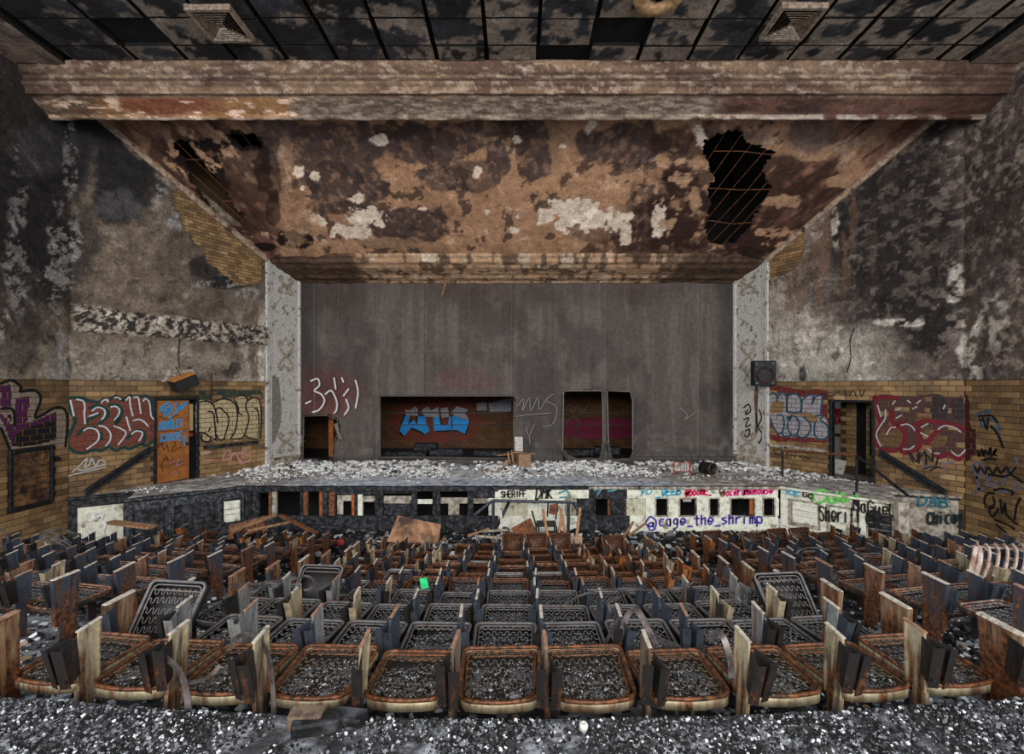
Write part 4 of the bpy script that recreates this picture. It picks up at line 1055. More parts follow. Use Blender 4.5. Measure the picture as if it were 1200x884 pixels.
# framed charred panel of brick on the left side wall
MSL = SL.matrix()
e = empty('framed_panel', SL.pt((FPAN[0] + FPAN[1]) / 2, FPAN[2], 0)); off = Matrix.Translation(-Vector(e.location)) @ MSL
tag(e, 'black framed recess filled with scorched bricks on the left side wall', 'panel')
t = .08
for x0, x1, z0, z1 in ((FPAN[0], FPAN[0] + t, FPAN[2], FPAN[3]), (FPAN[1] - t, FPAN[1], FPAN[2], FPAN[3]), (FPAN[0] + t, FPAN[1] - t, FPAN[3] - t, FPAN[3]), (FPAN[0] + t, FPAN[1] - t, FPAN[2], FPAN[2] + t)):
    MB().cham(x0, x1, -.05, .02, z0, z1, .012, off).build('frame', M_black, e)
M_sbrick = m_plain('scorched_brick', CT(46, 34, 28), CT(112, 80, 52), 5, .8, c3=CT(34, 26, 24))
z = FPAN[2] + t; r = 0
while z < FPAN[3] - t - .02:
    uu = FPAN[0] + t - (BW / 2 if r % 2 else 0)
    while uu < FPAN[1] - t - .03:
        a, b = max(uu, FPAN[0] + t), min(uu + BW, FPAN[1] - t); z1 = min(z + BH, FPAN[3] - t)
        if b - a > .05: MB().cham(a + .006, b - .006, -.006 + random.uniform(-.01, .006), .03, z + .006, z1 - .006, .005, off).build('brick', M_sbrick, e)
        uu += BW
    z += BH; r += 1
e = MB().lathe([(.0, .06), (.05, .05), (.06, .0)], 10, SL.matrix() @ Matrix.Translation((SL.uv(66, 538)[0], -.01, SL.uv(66, 538)[1])) @ Matrix.Rotation(math.pi / 2, 4, 'X')).build('burnt_bell', M_black); tag(e, 'small round black bell beside the framed brick panel', 'bell')

# loudspeakers: one torn loose over the left door, one on the right pilaster
M_box = m_plain('black_speaker_cloth', CT(24, 24, 26), CT(44, 43, 44), 30, .9)
M_bwood = m_plain('orange_speaker_wood', CT(132, 84, 40), CT(170, 112, 58), 12, .6)
p = PL.uv(209, 448); e = empty('loudspeaker', PL.pt(p[0], p[1], .3)); e.rotation_euler = (0, 0, math.atan2(PL.U.y, PL.U.x))
tag(e, 'oblong black loudspeaker with wooden top hanging askew above the left door', 'loudspeaker')
R = Matrix.Rotation(math.radians(-24), 4, 'Y') @ Matrix.Rotation(math.radians(8), 4, 'X')
MB().box(-.30, .30, -.14, .15, -.17, .14, R).build('cabinet', M_black, e)
MB().box(-.30, .30, -.15, .15, .14, .185, R).build('top_panel', M_bwood, e)
MB().box(-.28, .28, -.155, -.14, -.15, .12, R).build('grille', M_box, e)
pq = PL.uv(207, 392); MB().tube([(-.1, .3, pq[1] - p[1] + .05), (-.1, .3, .5), (-.05, .1, .2), (0, 0, .1)], .012, 5).build('cable', M_black, e)
MB().cham(-.42, .42, .25, .34, .0, .36, .01).build('mounting_board', M_creamd, e)
pr = PLN_R.hit(894, 438); e = empty('loudspeaker', (pr.x - .2, pr.y - .42, pr.z), math.radians(-12)); tag(e, 'square black loudspeaker with round cone on the right pilaster', 'loudspeaker')
MB().cham(-.33, .33, -.18, .2, -.40, .40, .03).build('cabinet', M_black, e)
Mx = Matrix.Translation((0, -.19, -.06)) @ Matrix.Rotation(math.pi / 2, 4, 'X')
MB().lathe([(.27, .0), (.27, .03), (.22, .035), (.2, .0), (.07, -.14), (.0, -.13)], 20, Mx).build('cone_surround', m_plain('torn_cone', CT(16, 14, 14), CT(60, 40, 30), 9), e, True)
for x, z in ((-.24, .3), (.24, .3), (-.24, -.33), (.24, -.33)):
    MB().lathe([(.0, .02), (.03, .015), (.035, .0)], 8, Matrix.Translation((x, -.18, z)) @ Matrix.Rotation(math.pi / 2, 4, 'X')).build('bolt', m_plain('bolt_grey', CT(70, 72, 76), CT(100, 102, 106), 20, .5, .4) if 'bolt_grey' not in bpy.data.materials else bpy.data.materials['bolt_grey'], e)
MB().box(-.05, .05, .2, .42, -.2, .2).build('bracket', M_black, e)
# conduit on the right wall
for plane, pts, lab in ((PR, [(1003, 385), (998, 400), (999, 420), (994, 437)], 'loose cable hanging down the plaster of the right splayed wall'), (PL, [(209, 397), (207, 415), (208, 432)], 'loose cable hanging above the tilted loudspeaker'), (PL, [(246, 437), (246, 448), (246, 472)], 'thin conduit down the brick right of the left door')):
    MB_ = MB().tube(catmull([plane.pt(*plane.uv(*q), .09) for q in pts], 5), .013, 5); tag(MB_.build('hanging_cable', M_black), lab, 'cable')
st = PC.hit(522, 340); e = MB().bar((st.x - .06, 16.6, st.z - .28), (st.x + .06, 16.85, st.z + .3), .06, .04).build('hanging_lath', M_wood); tag(e, 'splintered lath hanging from the proscenium head', 'lath')

# pipe rail along the right wing
def at_stage(px, py):
    Y = S * F / -(py - CY); Y = abs(Y); return Vector(((px - CX) / F * Y, Y, S))
A = at_stage(918, 557); A.y = min(A.y, 14.0); Bp = at_stage(1005, 577)
e = empty('pipe_handrail', A); tag(e, 'iron pipe handrail standing on the right stage wing', 'handrail')
def ray(px, py, Y): return Vector(((px - CX) / F * Y, Y, -(py - CY) / F * Y))
tA = ray(917, 528.5, A.y); tB = ray(1004, 534, Bp.y); tC = ray(1064, 581, 10.72)
MB().tube([tA - A, tB - A], .035, 8).build('top_rail', M_rust, e)
MB().tube([tB - A, tC - A], .035, 8).build('sloping_rail', M_black, e)
MB().tube([Vector((tA.x, A.y, S)) - A, tA - A], .032, 8, up=(0, 1, 0)).build('post', M_black, e)
MB().tube([Vector((tB.x, Bp.y, S)) - A, tB - A], .032, 8, up=(0, 1, 0)).build('post', M_black, e)
# ================================================================ burnt theatre seats
M_metal = m_metal()
def pan_outline(ins=0.0, n=7):
    """rear edge (towards the camera) bowed and rounded, front edge straighter"""
    hr, hf, y0, y1 = .212 - ins, .226 - ins, .0 + ins, .47 - ins
    pts = []
    def arc(cx, cy, r, a0, a1):
        for i in range(n): 
            a = math.radians(a0 + (a1 - a0) * i / (n - 1)); pts.append((cx + r * math.cos(a), cy + r * math.sin(a)))
    arc(hf - .04, y1 - .04, .04, 0, 90); arc(-hf + .04, y1 - .04, .04, 90, 180)
    arc(-hr + .085, y0 + .085, .085, 180, 250)
    for i in range(5):
        x = -.1 + .05 * i; pts.append((x, y0 - .012 + .8 * (x * x)))
    arc(hr - .085, y0 + .085, .085, 290, 360)
    return pts
def pan_mesh():
    o = pan_outline(); i2 = pan_outline(.02); m = MB(); n = len(o)
    rings = [(o, -.004), (o, -.058), (i2, -.066), (i2, -.052), (pan_outline(.004), -.05), (pan_outline(.004), -.004)]
    v = [(x, y, z) for pts, z in rings for x, y in pts]; f = []
    for r in range(len(rings)):
        r2 = (r + 1) % len(rings)
        if r == 2 or r == 3: continue
        for j in range(n): f.append((r * n + j, r * n + (j + 1) % n, r2 * n + (j + 1) % n, r2 * n + j))
    f.append(tuple(range(2 * n + n - 1, 2 * n - 1, -1)))
    f.append(tuple(range(4 * n, 5 * n)))
    return m.add(v, f).mesh('seat_pan', M_metal, True)
def rim_mesh():
    m = MB().tube([(x, y, 0) for x, y in pan_outline(.002)], .0115, 6, True)
    m.tube([(x, y, -.010) for x, y in pan_outline(.026)], .008, 4, True)
    m.box(-.19, .19, .40, .412, -.02, -.01)
    return m.mesh('pan_rim', M_metal, True)
def spring_mesh(seed, rows=6):
    rr = random.Random(seed); m = MB()
    for k in range(rows):
        y = .06 + .066 * k; hw = .178 + .012 * k / rows; pts = []; N = 8
        sag = rr.uniform(.0, .028) * (1.2 if k < 3 else .5); brk = rr.random() < .25; ph = rr.random() * .02
        for i in range(N * 8 + 1):
            t = i / (N * 8); x = -hw + 2 * hw * t
            a = 2 * math.pi * N * t
            pts.append((x - .0046 * math.sin(2 * a), y + .021 * math.sin(a) + ph * math.sin(3 * t), -.004 - sag * math.sin(math.pi * t) + .003 * math.sin(a * .5)))
        if brk:
            c = rr.randint(20, 40); pts = pts[:c] if rr.random() < .5 else pts[c:]
        m.tube(pts, .0032, 4)
    return m.mesh('springs', M_metal, True)
def ash_mesh(seed):
    rg = np.random.default_rng(seed); V = []; Q = []; Cc = []
    nx, ny = 14, 14
    x, y = np.meshgrid(np.linspace(-.175, .175, nx), np.linspace(.035, .43, ny), indexing='ij')
    z = -.05 + .035 * ss(.30, .08, y) * (fbm(x, y, seed + 5, 14, 3)) + .012 * fbm(x, y, seed, 30, 3)
    P = np.stack([x, y, z], -1)
    n2 = fbm(x, y, seed + 2, 18, 3)
    c = mixc(np.zeros(P.shape) + C(24, 23, 23), C(110, 112, 118), ss(.5, .62, n2) * ss(.4, .1, y))
    V = P.reshape(-1, 3); Q = grid_quads(nx, ny); Cc = c.reshape(-1, 3)
    k = 700
    yy = .03 + .36 * rg.random(k) ** 1.6; xx = rg.uniform(-.16, .16, k)
    zz = np.interp(yy, [.03, .1, .3, .45], [-.02, -.018, -.043, -.048])
    v2, q2, c2 = chunk_arrays(np.stack([xx, yy, zz], -1), rg.uniform(.002, .0062, k), rg, [(C(20, 19, 19), .46), (C(66, 64, 63), .38), (C(140, 140, 142), .16)])
    return mesh_np('ash', np.concatenate([V, v2]), np.concatenate([Q, q2 + len(V)]), np.concatenate([Cc, c2]), False)
_CUBE = np.array([(-1, -1, -1), (1, -1, -1), (1, 1, -1), (-1, 1, -1), (-1, -1, 1), (1, -1, 1), (1, 1, 1), (-1, 1, 1)], float)
_CQ = np.array([(3, 2, 1, 0), (4, 5, 6, 7), (0, 1, 5, 4), (1, 2, 6, 5), (2, 3, 7, 6), (3, 0, 4, 7)])
def chunk_arrays(pos, size, rg, palette, flat=.55):
    n = len(pos); v = _CUBE[None] * (1 + rg.uniform(-.45, .25, (n, 8, 3)))
    v = v * np.stack([rg.uniform(.6, 1.3, n), rg.uniform(.6, 1.3, n), rg.uniform(flat * .6, flat * 1.4, n)], -1)[:, None] * size[:, None, None]
    a = rg.uniform(0, 6.28, n); b = rg.uniform(-.6, .6, n)
    ca, sa, cb, sb = np.cos(a), np.sin(a), np.cos(b), np.sin(b); z0 = np.zeros(n); o1 = np.ones(n)
    Rz = np.stack([np.stack([ca, -sa, z0], -1), np.stack([sa, ca, z0], -1), np.stack([z0, z0, o1], -1)], 1)
    Rx = np.stack([np.stack([o1, z0, z0], -1), np.stack([z0, cb, -sb], -1), np.stack([z0, sb, cb], -1)], 1)
    v = np.einsum('nij,nkj->nki', Rz @ Rx, v) + np.asarray(pos)[:, None]
    q = (_CQ[None] + 8 * np.arange(n)[:, None, None]).reshape(-1, 4)
    w = np.array([p[1] for p in palette]); cols = np.array([p[0] for p in palette])
    c = cols[rg.choice(len(palette), n, p=w / w.sum())] * rg.uniform(.7, 1.2, (n, 1))
    return v.reshape(-1, 3), q, np.repeat(c, 8, 0)

def standard_mesh():
    m = MB()
    m.box(-.011, .011, -.03, .06, 0, .40)
    # upper plate, a folded channel a little wider at the top
    m.hexa([Vector(p) for p in ((-.006, -.02, .36), (.006, -.02, .36), (.006, .075, .36), (-.006, .075, .36), (-.006, -.025, .71), (.006, -.025, .71), (.006, .095, .73), (-.006, .095, .73))])
    m.box(-.016, .016, .078, .088, .38, .72)
    # remains of the armrest bracket
    m.box(-.05, .05, -.04, .07, 0, .012)
    return m.mesh('standard', M_metal)
def endstandard_mesh():
    m = MB()
    m.hexa([Vector(p) for p in ((-.012, -.07, .30), (.012, -.07, .30), (.012, .10, .30), (-.012, .10, .30), (-.012, -.10, .72), (.012, -.10, .72), (.012, .11, .74), (-.012, .11, .74))])
    m.box(-.014, .014, -.04, .10, 0, .31)
    m.hexa([Vector(p) for p in ((-.02, -.08, .30), (.02, -.08, .30), (.02, -.065, .30), (-.02, -.065, .30), (-.02, -.11, .72), (.02, -.11, .72), (.02, -.095, .72), (-.02, -.095, .72))])
    m.box(-.017, .017, .02, .035, .31, .72)
    m.box(-.06, .06, -.05, .1, 0, .012)
    return m.mesh('end_standard', M_metal)
def wing_mesh(sg):
    a = math.radians(16); m = MB()
    def P(l, w, z, lean): return Vector((sg * (.012 + l * math.sin(a) + w * math.cos(a)), -.02 - l * math.cos(a) + sg * 0 + w * math.sin(a) - lean, z))
    m.hexa([P(0, 0, .49, 0), P(.085, 0, .465, 0), P(.085, .004, .465, 0), P(0, .004, .49, 0), P(0, 0, .69, .02), P(.11, 0, .68, .03), P(.11, .004, .68, .03), P(0, .004, .69, .02)])
    m.hexa([P(.085, -.029, .46, 0), P(.09, -.029, .46, 0), P(.09, .018, .46, 0), P(.085, .018, .46, 0), P(.11, -.033, .685, .03), P(.115, -.033, .685, .03), P(.115, .02, .68, .03), P(.11, .02, .68, .03)])
    for z in (.51, .64):
        c = P(.10, .006, z, .015); m.box(c.x - .006, c.x + .006, c.y - .006, c.y + .004, z - .006, z + .006)
    return m.mesh('back_bracket', M_metal)
CAP = MB().hexa([Vector(p) for p in ((-.011, -.03, .708), (.011, -.03, .708), (.011, .10, .728), (-.011, .10, .728), (-.009, -.03, .716), (.009, -.03, .716), (.009, .10, .737), (-.009, .10, .737))]).mesh('worn_edge_highlight', M_metal)  # added pale strip: bare metal and edge highlight put into its colour
ECAP = MB().hexa([Vector(p) for p in ((-.02, -.108, .716), (.02, -.108, .716), (.02, .112, .737), (-.02, .112, .737), (-.016, -.105, .727), (.016, -.105, .727), (.016, .11, .748), (-.016, .11, .748))]).mesh('worn_edge_highlight', M_metal)
PAN, RIM, STD, ESTD = pan_mesh(), rim_mesh(), standard_mesh(), endstandard_mesh()
WNG = {1: wing_mesh(1), -1: wing_mesh(-1)}
SPR = [spring_mesh(i) for i in range(4)]
ASH = [ash_mesh(400 + i) for i in range(4)]
for a_ in ASH: a_.materials.append(M_rock)

CREAM, BLUE, STEEL, DARK, PINK, ORNG = CT(150, 138, 114), CT(52, 58, 68), CT(116, 116, 116), CT(34, 32, 32), CT(132, 102, 84), CT(146, 92, 50)
TAN = CT(128, 104, 80)
ORD = ['first', 'second', 'third', 'fourth', 'fifth', 'sixth', 'seventh', 'eighth', 'ninth', 'tenth', 'eleventh', 'twelfth', 'thirteenth']
UP = [(367, 700), (940, 712), (603, 640), (632, 641), (660, 642), (190, 715), (843, 645), (890, 645), (718, 645), (930, 636), (905, 640)]
seat_list = []
for k in range(11):
    Y0 = 2.43 + .742 * k
    for blk in ('left', 'middle', 'right'):
        xs = [-2.59 + .5 * j for j in range(11)] if blk == 'middle' else ([3.96 + .5 * j for j in range(12)] if blk == 'right' else [-4.35 - .5 * j for j in range(11)][::-1])
        xs = [x for x in xs if blk == 'middle' or abs(x) < 1.08 * (Y0 + float(ysag(x))) + .35]
        for j, x in enumerate(xs):
            y = Y0 + float(ysag(x)); z = float(z_floor(np.array(x), np.array(y + .47)))
            seat_list.append(dict(k=k, blk=blk, j=j, n=len(xs), x=x, y=y, z=z, px=CX + F * x / (y + .2), py=CY - F * (z + .45) / (y + .2), up=False))
for ux, uy in UP:
    s = min(seat_list, key=lambda s: (s['px'] - ux) ** 2 + ((s['py'] - uy) * 2) ** 2); s['up'] = True
def part(name, me, root, col, alpha, loc=(0, 0, 0), rot=(0, 0, 0)):
    o = bpy.data.objects.new(name, me); o.color = tuple(col) + (alpha,); o.location = loc; o.rotation_euler = rot
    COL.objects.link(o); o.parent = root; return o
rs = random.Random(5)
for s in seat_list:
    k, blk, x = s['k'], s['blk'], s['x']
    if abs(x) > 6.2 and s['y'] > 12.7 - (abs(x) - 7.0) * 1.0 - .75: continue
    if k >= 9 and rs.random() < .15 and not s['up']: continue                # gone from the last rows
    root = empty('theatre_seat', (x, s['y'], s['z']), math.atan(max(-4, min(4, x)) / R_ARC) + rs.uniform(-.02, .02))
    # paint and rust by place
    if k == 0: pc, pa, sc_, sa, rc, ra, word = CT(132, 124, 102), .42, (CREAM if abs(x) > .6 else CT(96, 86, 74)), .30, CT(90, 54, 36), .95, 'cream painted rusty'
    elif blk == 'middle' and k <= 3:
        pc, pa, sc_, sa, rc, ra, word = DARK, .15, BLUE, .12, CT(84, 83, 84), .32, 'blue black'
        if abs(x) > 1.4: sc_, sa, word = (CREAM if rs.random() < .5 else STEEL), .3, 'grey streaked'
    elif blk == 'middle': 
        pc, pa, sc_, sa, rc, ra, word = DARK, .65, BLUE, .2, PINK, .75, 'dark rusty'
        if x > .8: sc_, sa, rc, ra, word = (ORNG if rs.random() < .55 else CREAM), .6, ORNG, .95, 'orange rusted'
        rc, ra = rs.choice(((ORNG, .9), (STEEL, .35), (PINK, .6), (DARK, .7)))
        if x > .8: rc, ra = rs.choice(((ORNG, .95), (ORNG, .8), (DARK, .8)))
        elif x < -1.2: sc_, sa, word = (CREAM if rs.random() < .6 else BLUE), .4, 'dull cream rusted'
    else:
        pc, pa, sc_, sa, rc, ra, word = DARK, .4, BLUE, .2, rs.choice((STEEL, PINK, DARK)), .6, 'slate blue burnt'
        if rs.random() < .25: sc_, sa, word = (PINK if rs.random() < .5 else CREAM), .4, 'pale scorched'
        if k >= 9: sc_, sa, rc, ra, word = (ORNG if rs.random() < .6 else sc_), .7, ORNG, .95, 'orange rusted'
        if blk == 'left' and k >= 9: word = 'tangled rusty'
    bn = {'left': 'left block', 'middle': 'middle block', 'right': 'right block'}[blk]
    where = '%s row from ledge' % ORD[k]
    side = 'from left'
    tag(root, '%s seat, %s, %s, %s %s' % (word, bn, where, ORD[s['j']], side), 'seat', 'burnt theatre seats in the %s' % bn)
    # the seat pan tips about its hinge
    tilt = (math.radians(rs.uniform(46, 56) if k < 5 else rs.uniform(60, 75)) if s['up'] else math.radians(rs.uniform(-2, 3) if k < 4 else rs.uniform(-4, 9)))
    hy, hz = .06, .41
    missing = (k >= 6 and rs.random() < .06) and not s['up']
    if not missing:
        def place(name, me, col, al):
            o = part(name, me, root, col, al); o.matrix_local = Matrix.Translation((0, hy, hz)) @ Matrix.Rotation(tilt, 4, 'X') @ Matrix.Rotation(rs.uniform(-.02, .02) if k == 0 else 0, 4, 'Y') @ Matrix.Translation((0, -hy, .01))
            return o
        p = place('seat_pan', PAN, pc, pa)
        r = part('pan_rim', RIM, p, rc, ra)
        if not (s['up'] and 300 < s['px'] < 400): part('springs', rs.choice(SPR), p, (CT(86, 80, 76) if k == 0 else CT(104, 104, 106)) if k < 5 else DARK, .35 if k < 5 else .6)
        if k < 6 and not s['up']:
            a = part('ash', rs.choice(ASH), p, DARK, 0); a['kind'] = 'stuff'
    def std(xo, end):
        lean = rs.gauss(0, .03 if k < 3 else .06)
        o = part('standard', ESTD if end else STD, root, (TAN if end and blk == 'middle' and rs.random() < .8 else (BLUE if end and rs.random() < .6 else sc_)), sa if not end else min(sa + .18, .55), (xo, 0, 0), (rs.gauss(0, .02), lean, rs.gauss(0, .03)))
        part('worn_edge_highlight', ECAP if end else CAP, o, CT(168, 158, 146) if rs.random() < .7 else PINK, .2)  # pale colour paints the highlight along the worn top
        for sg in (-1, 1):
            if end and sg * xo > 0: continue
            if end and rs.random() < .5: continue
            if rs.random() < .04: continue
            bc = DARK if (k == 0 or rs.random() < .35) else (sc_ if rs.random() < .6 else BLUE)  # front-row brackets painted dark for faces turned from the light
            b = part('back_bracket', WNG[sg], o, bc, .2 if k == 0 else .14, (0, 0, 0), (rs.gauss(0, .02), 0, rs.gauss(0, .04)))
    last = s['j'] == s['n'] - 1
    std(.25, last and blk != 'right')
    if s['j'] == 0: std(-.25, blk != 'left')
# ================================================================ spray paint on the walls
PAINTS = {}
def paint(r, g, b, k=1.0):
    key = (r, g, b, k)
    if key not in PAINTS: PAINTS[key] = m_paint('spray_paint_%d' % len(PAINTS), np.minimum(C(r, g, b, k), .9))
    return PAINTS[key]
def stroke_mb(mb, pts3, N, w):
    n = len(pts3); N = Vector(N)
    if n == 1: pts3 = [pts3[0], pts3[0] + Vector((0, 0, .01))]; n = 2
    Lf, Rt = [], []
    for i, p in enumerate(pts3):
        d = (pts3[min(i + 1, n - 1)] - pts3[max(i - 1, 0)])
        if d.length < 1e-6: d = Vector((0, 0, 1))
        s = d.normalized().cross(N).normalized() * (w / 2)
        Lf.append(p - s); Rt.append(p + s)
    e0 = (pts3[0] - pts3[1]).normalized() * (w * .4); e1 = (pts3[-1] - pts3[-2]).normalized() * (w * .4)
    v = [pts3[0] + e0]; f = []
    for a, b in zip(Lf, Rt): v += [a, b]
    v.append(pts3[-1] + e1)
    f.append((0, 1, 2))
    for i in range(n - 1): f.append((1 + 2 * i, 3 + 2 * i, 4 + 2 * i, 2 + 2 * i))
    f.append((2 * n - 1, 2 * n + 1, 2 * n))
    mb.add(v, f)
def strokes(name, plane, parent, lines, w, mat, off=.016, conv=lambda p: p, label=None, sm=4, inv=None):
    mb = MB()
    for ln in lines:
        p2 = [Vector((p[0], p[1], 0)) for p in ln]
        if sm > 1 and len(p2) > 2: p2 = catmull(p2, sm)
        pts = [plane.pt(*plane.uv(*conv((p.x, p.y))), off) for p in p2]
        stroke_mb(mb, pts, plane.N, w)
    o = mb.build(name, mat)
    if inv is not None: o.data.transform(inv)
    o.parent = parent
    if label: o['label'] = label
    return o
def fill(name, plane, parent, polys, mat, off=.011, conv=lambda p: p, label=None, sm=4):
    if plane in (PL, PR, SL, SR): return fill_bricks(plane, parent, polys, mat, off, conv, label, sm, {PL: 0.0, PR: 0.0, SL: 0.8, SR: 0.0}[plane])
    mb = MB()
    for pl in polys:
        p2 = [Vector((p[0], p[1], 0)) for p in pl]
        if sm > 1: p2 = catmull(p2, sm, True)
        pts = [plane.pt(*plane.uv(*conv((p.x, p.y))), off) for p in p2]
        mb.add(pts, [tuple(range(len(pts)))])
    o = mb.build(name, mat, parent)
    if label: o['label'] = label
    return o
def fill_bricks(plane, parent, polys, mat, off, conv, label, sm, u0):
    """paint that covers the brick faces but leaves the joints"""
    mb = MB()
    for pl in polys:
        p2 = [Vector((p[0], p[1], 0)) for p in pl]
        if sm > 1: p2 = catmull(p2, sm, True)
        uv = [plane.uv(*conv((p.x, p.y))) for p in p2]
        ua, ub, va, vb = min(p[0] for p in uv), max(p[0] for p in uv), min(p[1] for p in uv), max(p[1] for p in uv)
        r0 = int((BT - vb) / BH); r1 = int((BT - va) / BH) + 1; j = .009; NU, NV = 8, 4
        for r in range(r0, r1 + 1):
            z0 = BT - (r + 1) * BH; st = u0 - (BW / 2 if r % 2 else 0)
            for c in range(int((ua - st) / BW) - 1, int((ub - st) / BW) + 2):
                a = st + c * BW
                for i in range(NU):
                    for k in range(NV):
                        x0 = a + j + (BW - 2 * j) * i / NU; x1 = a + j + (BW - 2 * j) * (i + 1) / NU
                        y0 = z0 + j + (BH - 2 * j) * k / NV; y1 = z0 + j + (BH - 2 * j) * (k + 1) / NV
                        if in_poly(np.float64((x0 + x1) / 2), np.float64((y0 + y1) / 2), uv):
                            mb.add([plane.pt(x0, y0, off), plane.pt(x1, y0, off), plane.pt(x1, y1, off), plane.pt(x0, y1, off)], [(0, 1, 2, 3)])
    o = mb.build('graffiti', mat, parent)
    if label: o['label'] = label
    return o
def crop(x0, y0, sc): return lambda p: (x0 + p[0] / sc, y0 + p[1] / sc)
FONT = {'A': '02 28 42;14 34', 'B': '02 08 38 36 05;05 35 43 32 02', 'C': '47 28 07 03 22 43', 'D': '02 08 28 46 44 22 02', 'E': '42 02 08 48;05 35', 'F': '02 08 48;05 35', 'G': '47 28 07 03 22 43 45 25',
 'H': '02 08;42 48;05 45', 'I': '22 28', 'K': '02 08;48 05 42', 'L': '08 02 42', 'M': '02 08 25 48 42', 'N': '02 08 42 48', 'O': '28 07 03 22 43 47 28', 'P': '02 08 38 46 35 05', 'R': '02 08 38 46 35 05;25 42',
 'S': '47 28 07 16 35 43 22 03', 'T': '08 48;28 22', 'U': '08 03 22 43 48', 'V': '08 22 48', 'W': '08 12 26 32 48', 'Y': '08 25 48;25 22', 'Z': '08 48 02 42', 'J': '48 43 22 03', 'X': '02 48;08 42',
 'a': '36 16 04 12 32 36;36 32', 'c': '36 16 04 12 32', 'e': '04 44 36 16 04 12 33', 'f': '38 28 17 12;05 25', 'g': '36 16 04 13 33 36 31 10 00', 'h': '08 02;05 26 36 32', 'i': '16 12;18 18', 'm': '06 02;05 16 25 22;25 36 45 42',
 'o': '26 04 22 44 26', 'p': '06 00;06 36 44 32 03', 'r': '06 02;05 26 36', 's': '36 16 05 34 33 12 02', 't': '28 22 32;06 46', 'u': '06 03 22 36 32', 'l': '18 12', 'd': '48 42;46 16 04 12 42', 'n': '06 02;05 26 36 32',
 'k': '08 02;36 04 32', 'b': '08 02 32 44 36 05', '_': '01 41', '=': '04 44;06 46', '@': '35 25 14 23 34 35 33 43 46 28 17 05 13 21 42', "'": '28 26', ' ': ''}
def text(plane, parent, s, p0, p1, h, w, mat, label=None, slant=0.0, off=.016, jit=.12, inv=None):
    """hand lettering from p0 to p1 (photo pixels of the baseline), h the letter height"""
    n = len(s); adv = 1.0 / n; lines = []; rr = random.Random(s)
    for i, ch in enumerate(s):
        for st in FONT.get(ch, '').split(';'):
            ln = []
            for q in st.split():
                gx, gy = int(q[0]) / 4 + rr.uniform(-jit, jit) * .4, (int(q[1]) - 2) / 6 + rr.uniform(-jit, jit) * .35
                t = (i + .1 + gx * .72) * adv
                ln.append((p0[0] + (p1[0] - p0[0]) * t + slant * gy * h, p0[1] + (p1[1] - p0[1]) * t - gy * h))
            if ln: lines.append(ln)
    return strokes('graffiti', plane, parent, lines, w, mat, off, label=label, sm=3, inv=inv)

# left splayed wall: red letters with mint shadow and white highlights
c1 = crop(70, 450, 9.825)
fill('graffiti', PL, WL, [[(95, 180), (200, 165), (340, 170), (450, 190), (560, 150), (700, 140), (800, 130), (900, 130), (1030, 150), (1060, 300), (1100, 430), (1100, 600), (1020, 700), (900, 720), (740, 740), (600, 730), (500, 760), (380, 760), (250, 800), (120, 760), (90, 650), (100, 570), (160, 480), (130, 330)]], paint(98, 52, 44), .011, c1, 'red fill of bubble letters')
strokes('graffiti', PL, WL, [[(95, 200), (140, 340), (175, 430), (120, 560), (85, 640), (110, 740), (240, 800), (390, 760), (480, 770), (560, 725), (650, 770), (720, 730), (800, 750), (920, 700), (1010, 710), (1090, 640)],
   [(90, 160), (250, 160), (340, 200), (450, 210), (500, 170)], [(580, 180), (650, 140), (720, 190), (740, 180), (820, 130)], [(860, 140), (930, 150), (1000, 140), (1060, 210), (1080, 390)], [(340, 280), (440, 250), (540, 300), (550, 370), (490, 430), (440, 470)],
   [(300, 460), (330, 410), (450, 350)], [(560, 250), (650, 240), (710, 300), (700, 370), (640, 440)], [(210, 580), (280, 520), (400, 500)], [(780, 630), (850, 550), (950, 540), (980, 610), (950, 690)], [(470, 560), (480, 640)], [(690, 400), (640, 470)]], .075, paint(24, 48, 42), .013, c1, 'dark green outline of the red bubble letters')
strokes('graffiti', PL, WL, [[(190, 180), (260, 195), (285, 250), (280, 350), (290, 460)], [(120, 190), (135, 260), (160, 370)], [(370, 310), (430, 270), (500, 290), (520, 340), (500, 390), (475, 410)], [(335, 375), (440, 335)], [(475, 220), (500, 190), (550, 185), (545, 210)],
   [(585, 265), (640, 260), (685, 300), (670, 360), (625, 415)], [(625, 165), (660, 155), (700, 180)], [(760, 190), (800, 150), (805, 220), (820, 300), (840, 370)], [(850, 160), (890, 150), (910, 200), (930, 340)], [(960, 200), (985, 170), (1030, 220), (1050, 370), (1100, 440), (1105, 580)],
   [(270, 540), (330, 510), (420, 530), (450, 600), (420, 670), (310, 750)], [(445, 480), (520, 500), (580, 570), (575, 650), (525, 715)], [(620, 485), (760, 560), (670, 700)], [(765, 380), (785, 460), (810, 540)], [(840, 425), (910, 410), (970, 440), (1015, 490)], [(825, 580), (870, 545), (930, 550), (950, 580), (910, 655)]],
   .035, paint(168, 172, 178), .016, c1, 'white highlights on the red bubble letters')
c2 = crop(170, 450, 7.364)
fill('graffiti', PL, WL, [[(470, 60), (640, 45), (900, 55), (1000, 60), (995, 130), (880, 110), (760, 120), (600, 140), (480, 160)]], paint(40, 56, 44, .9), .010, c2, 'green haze')
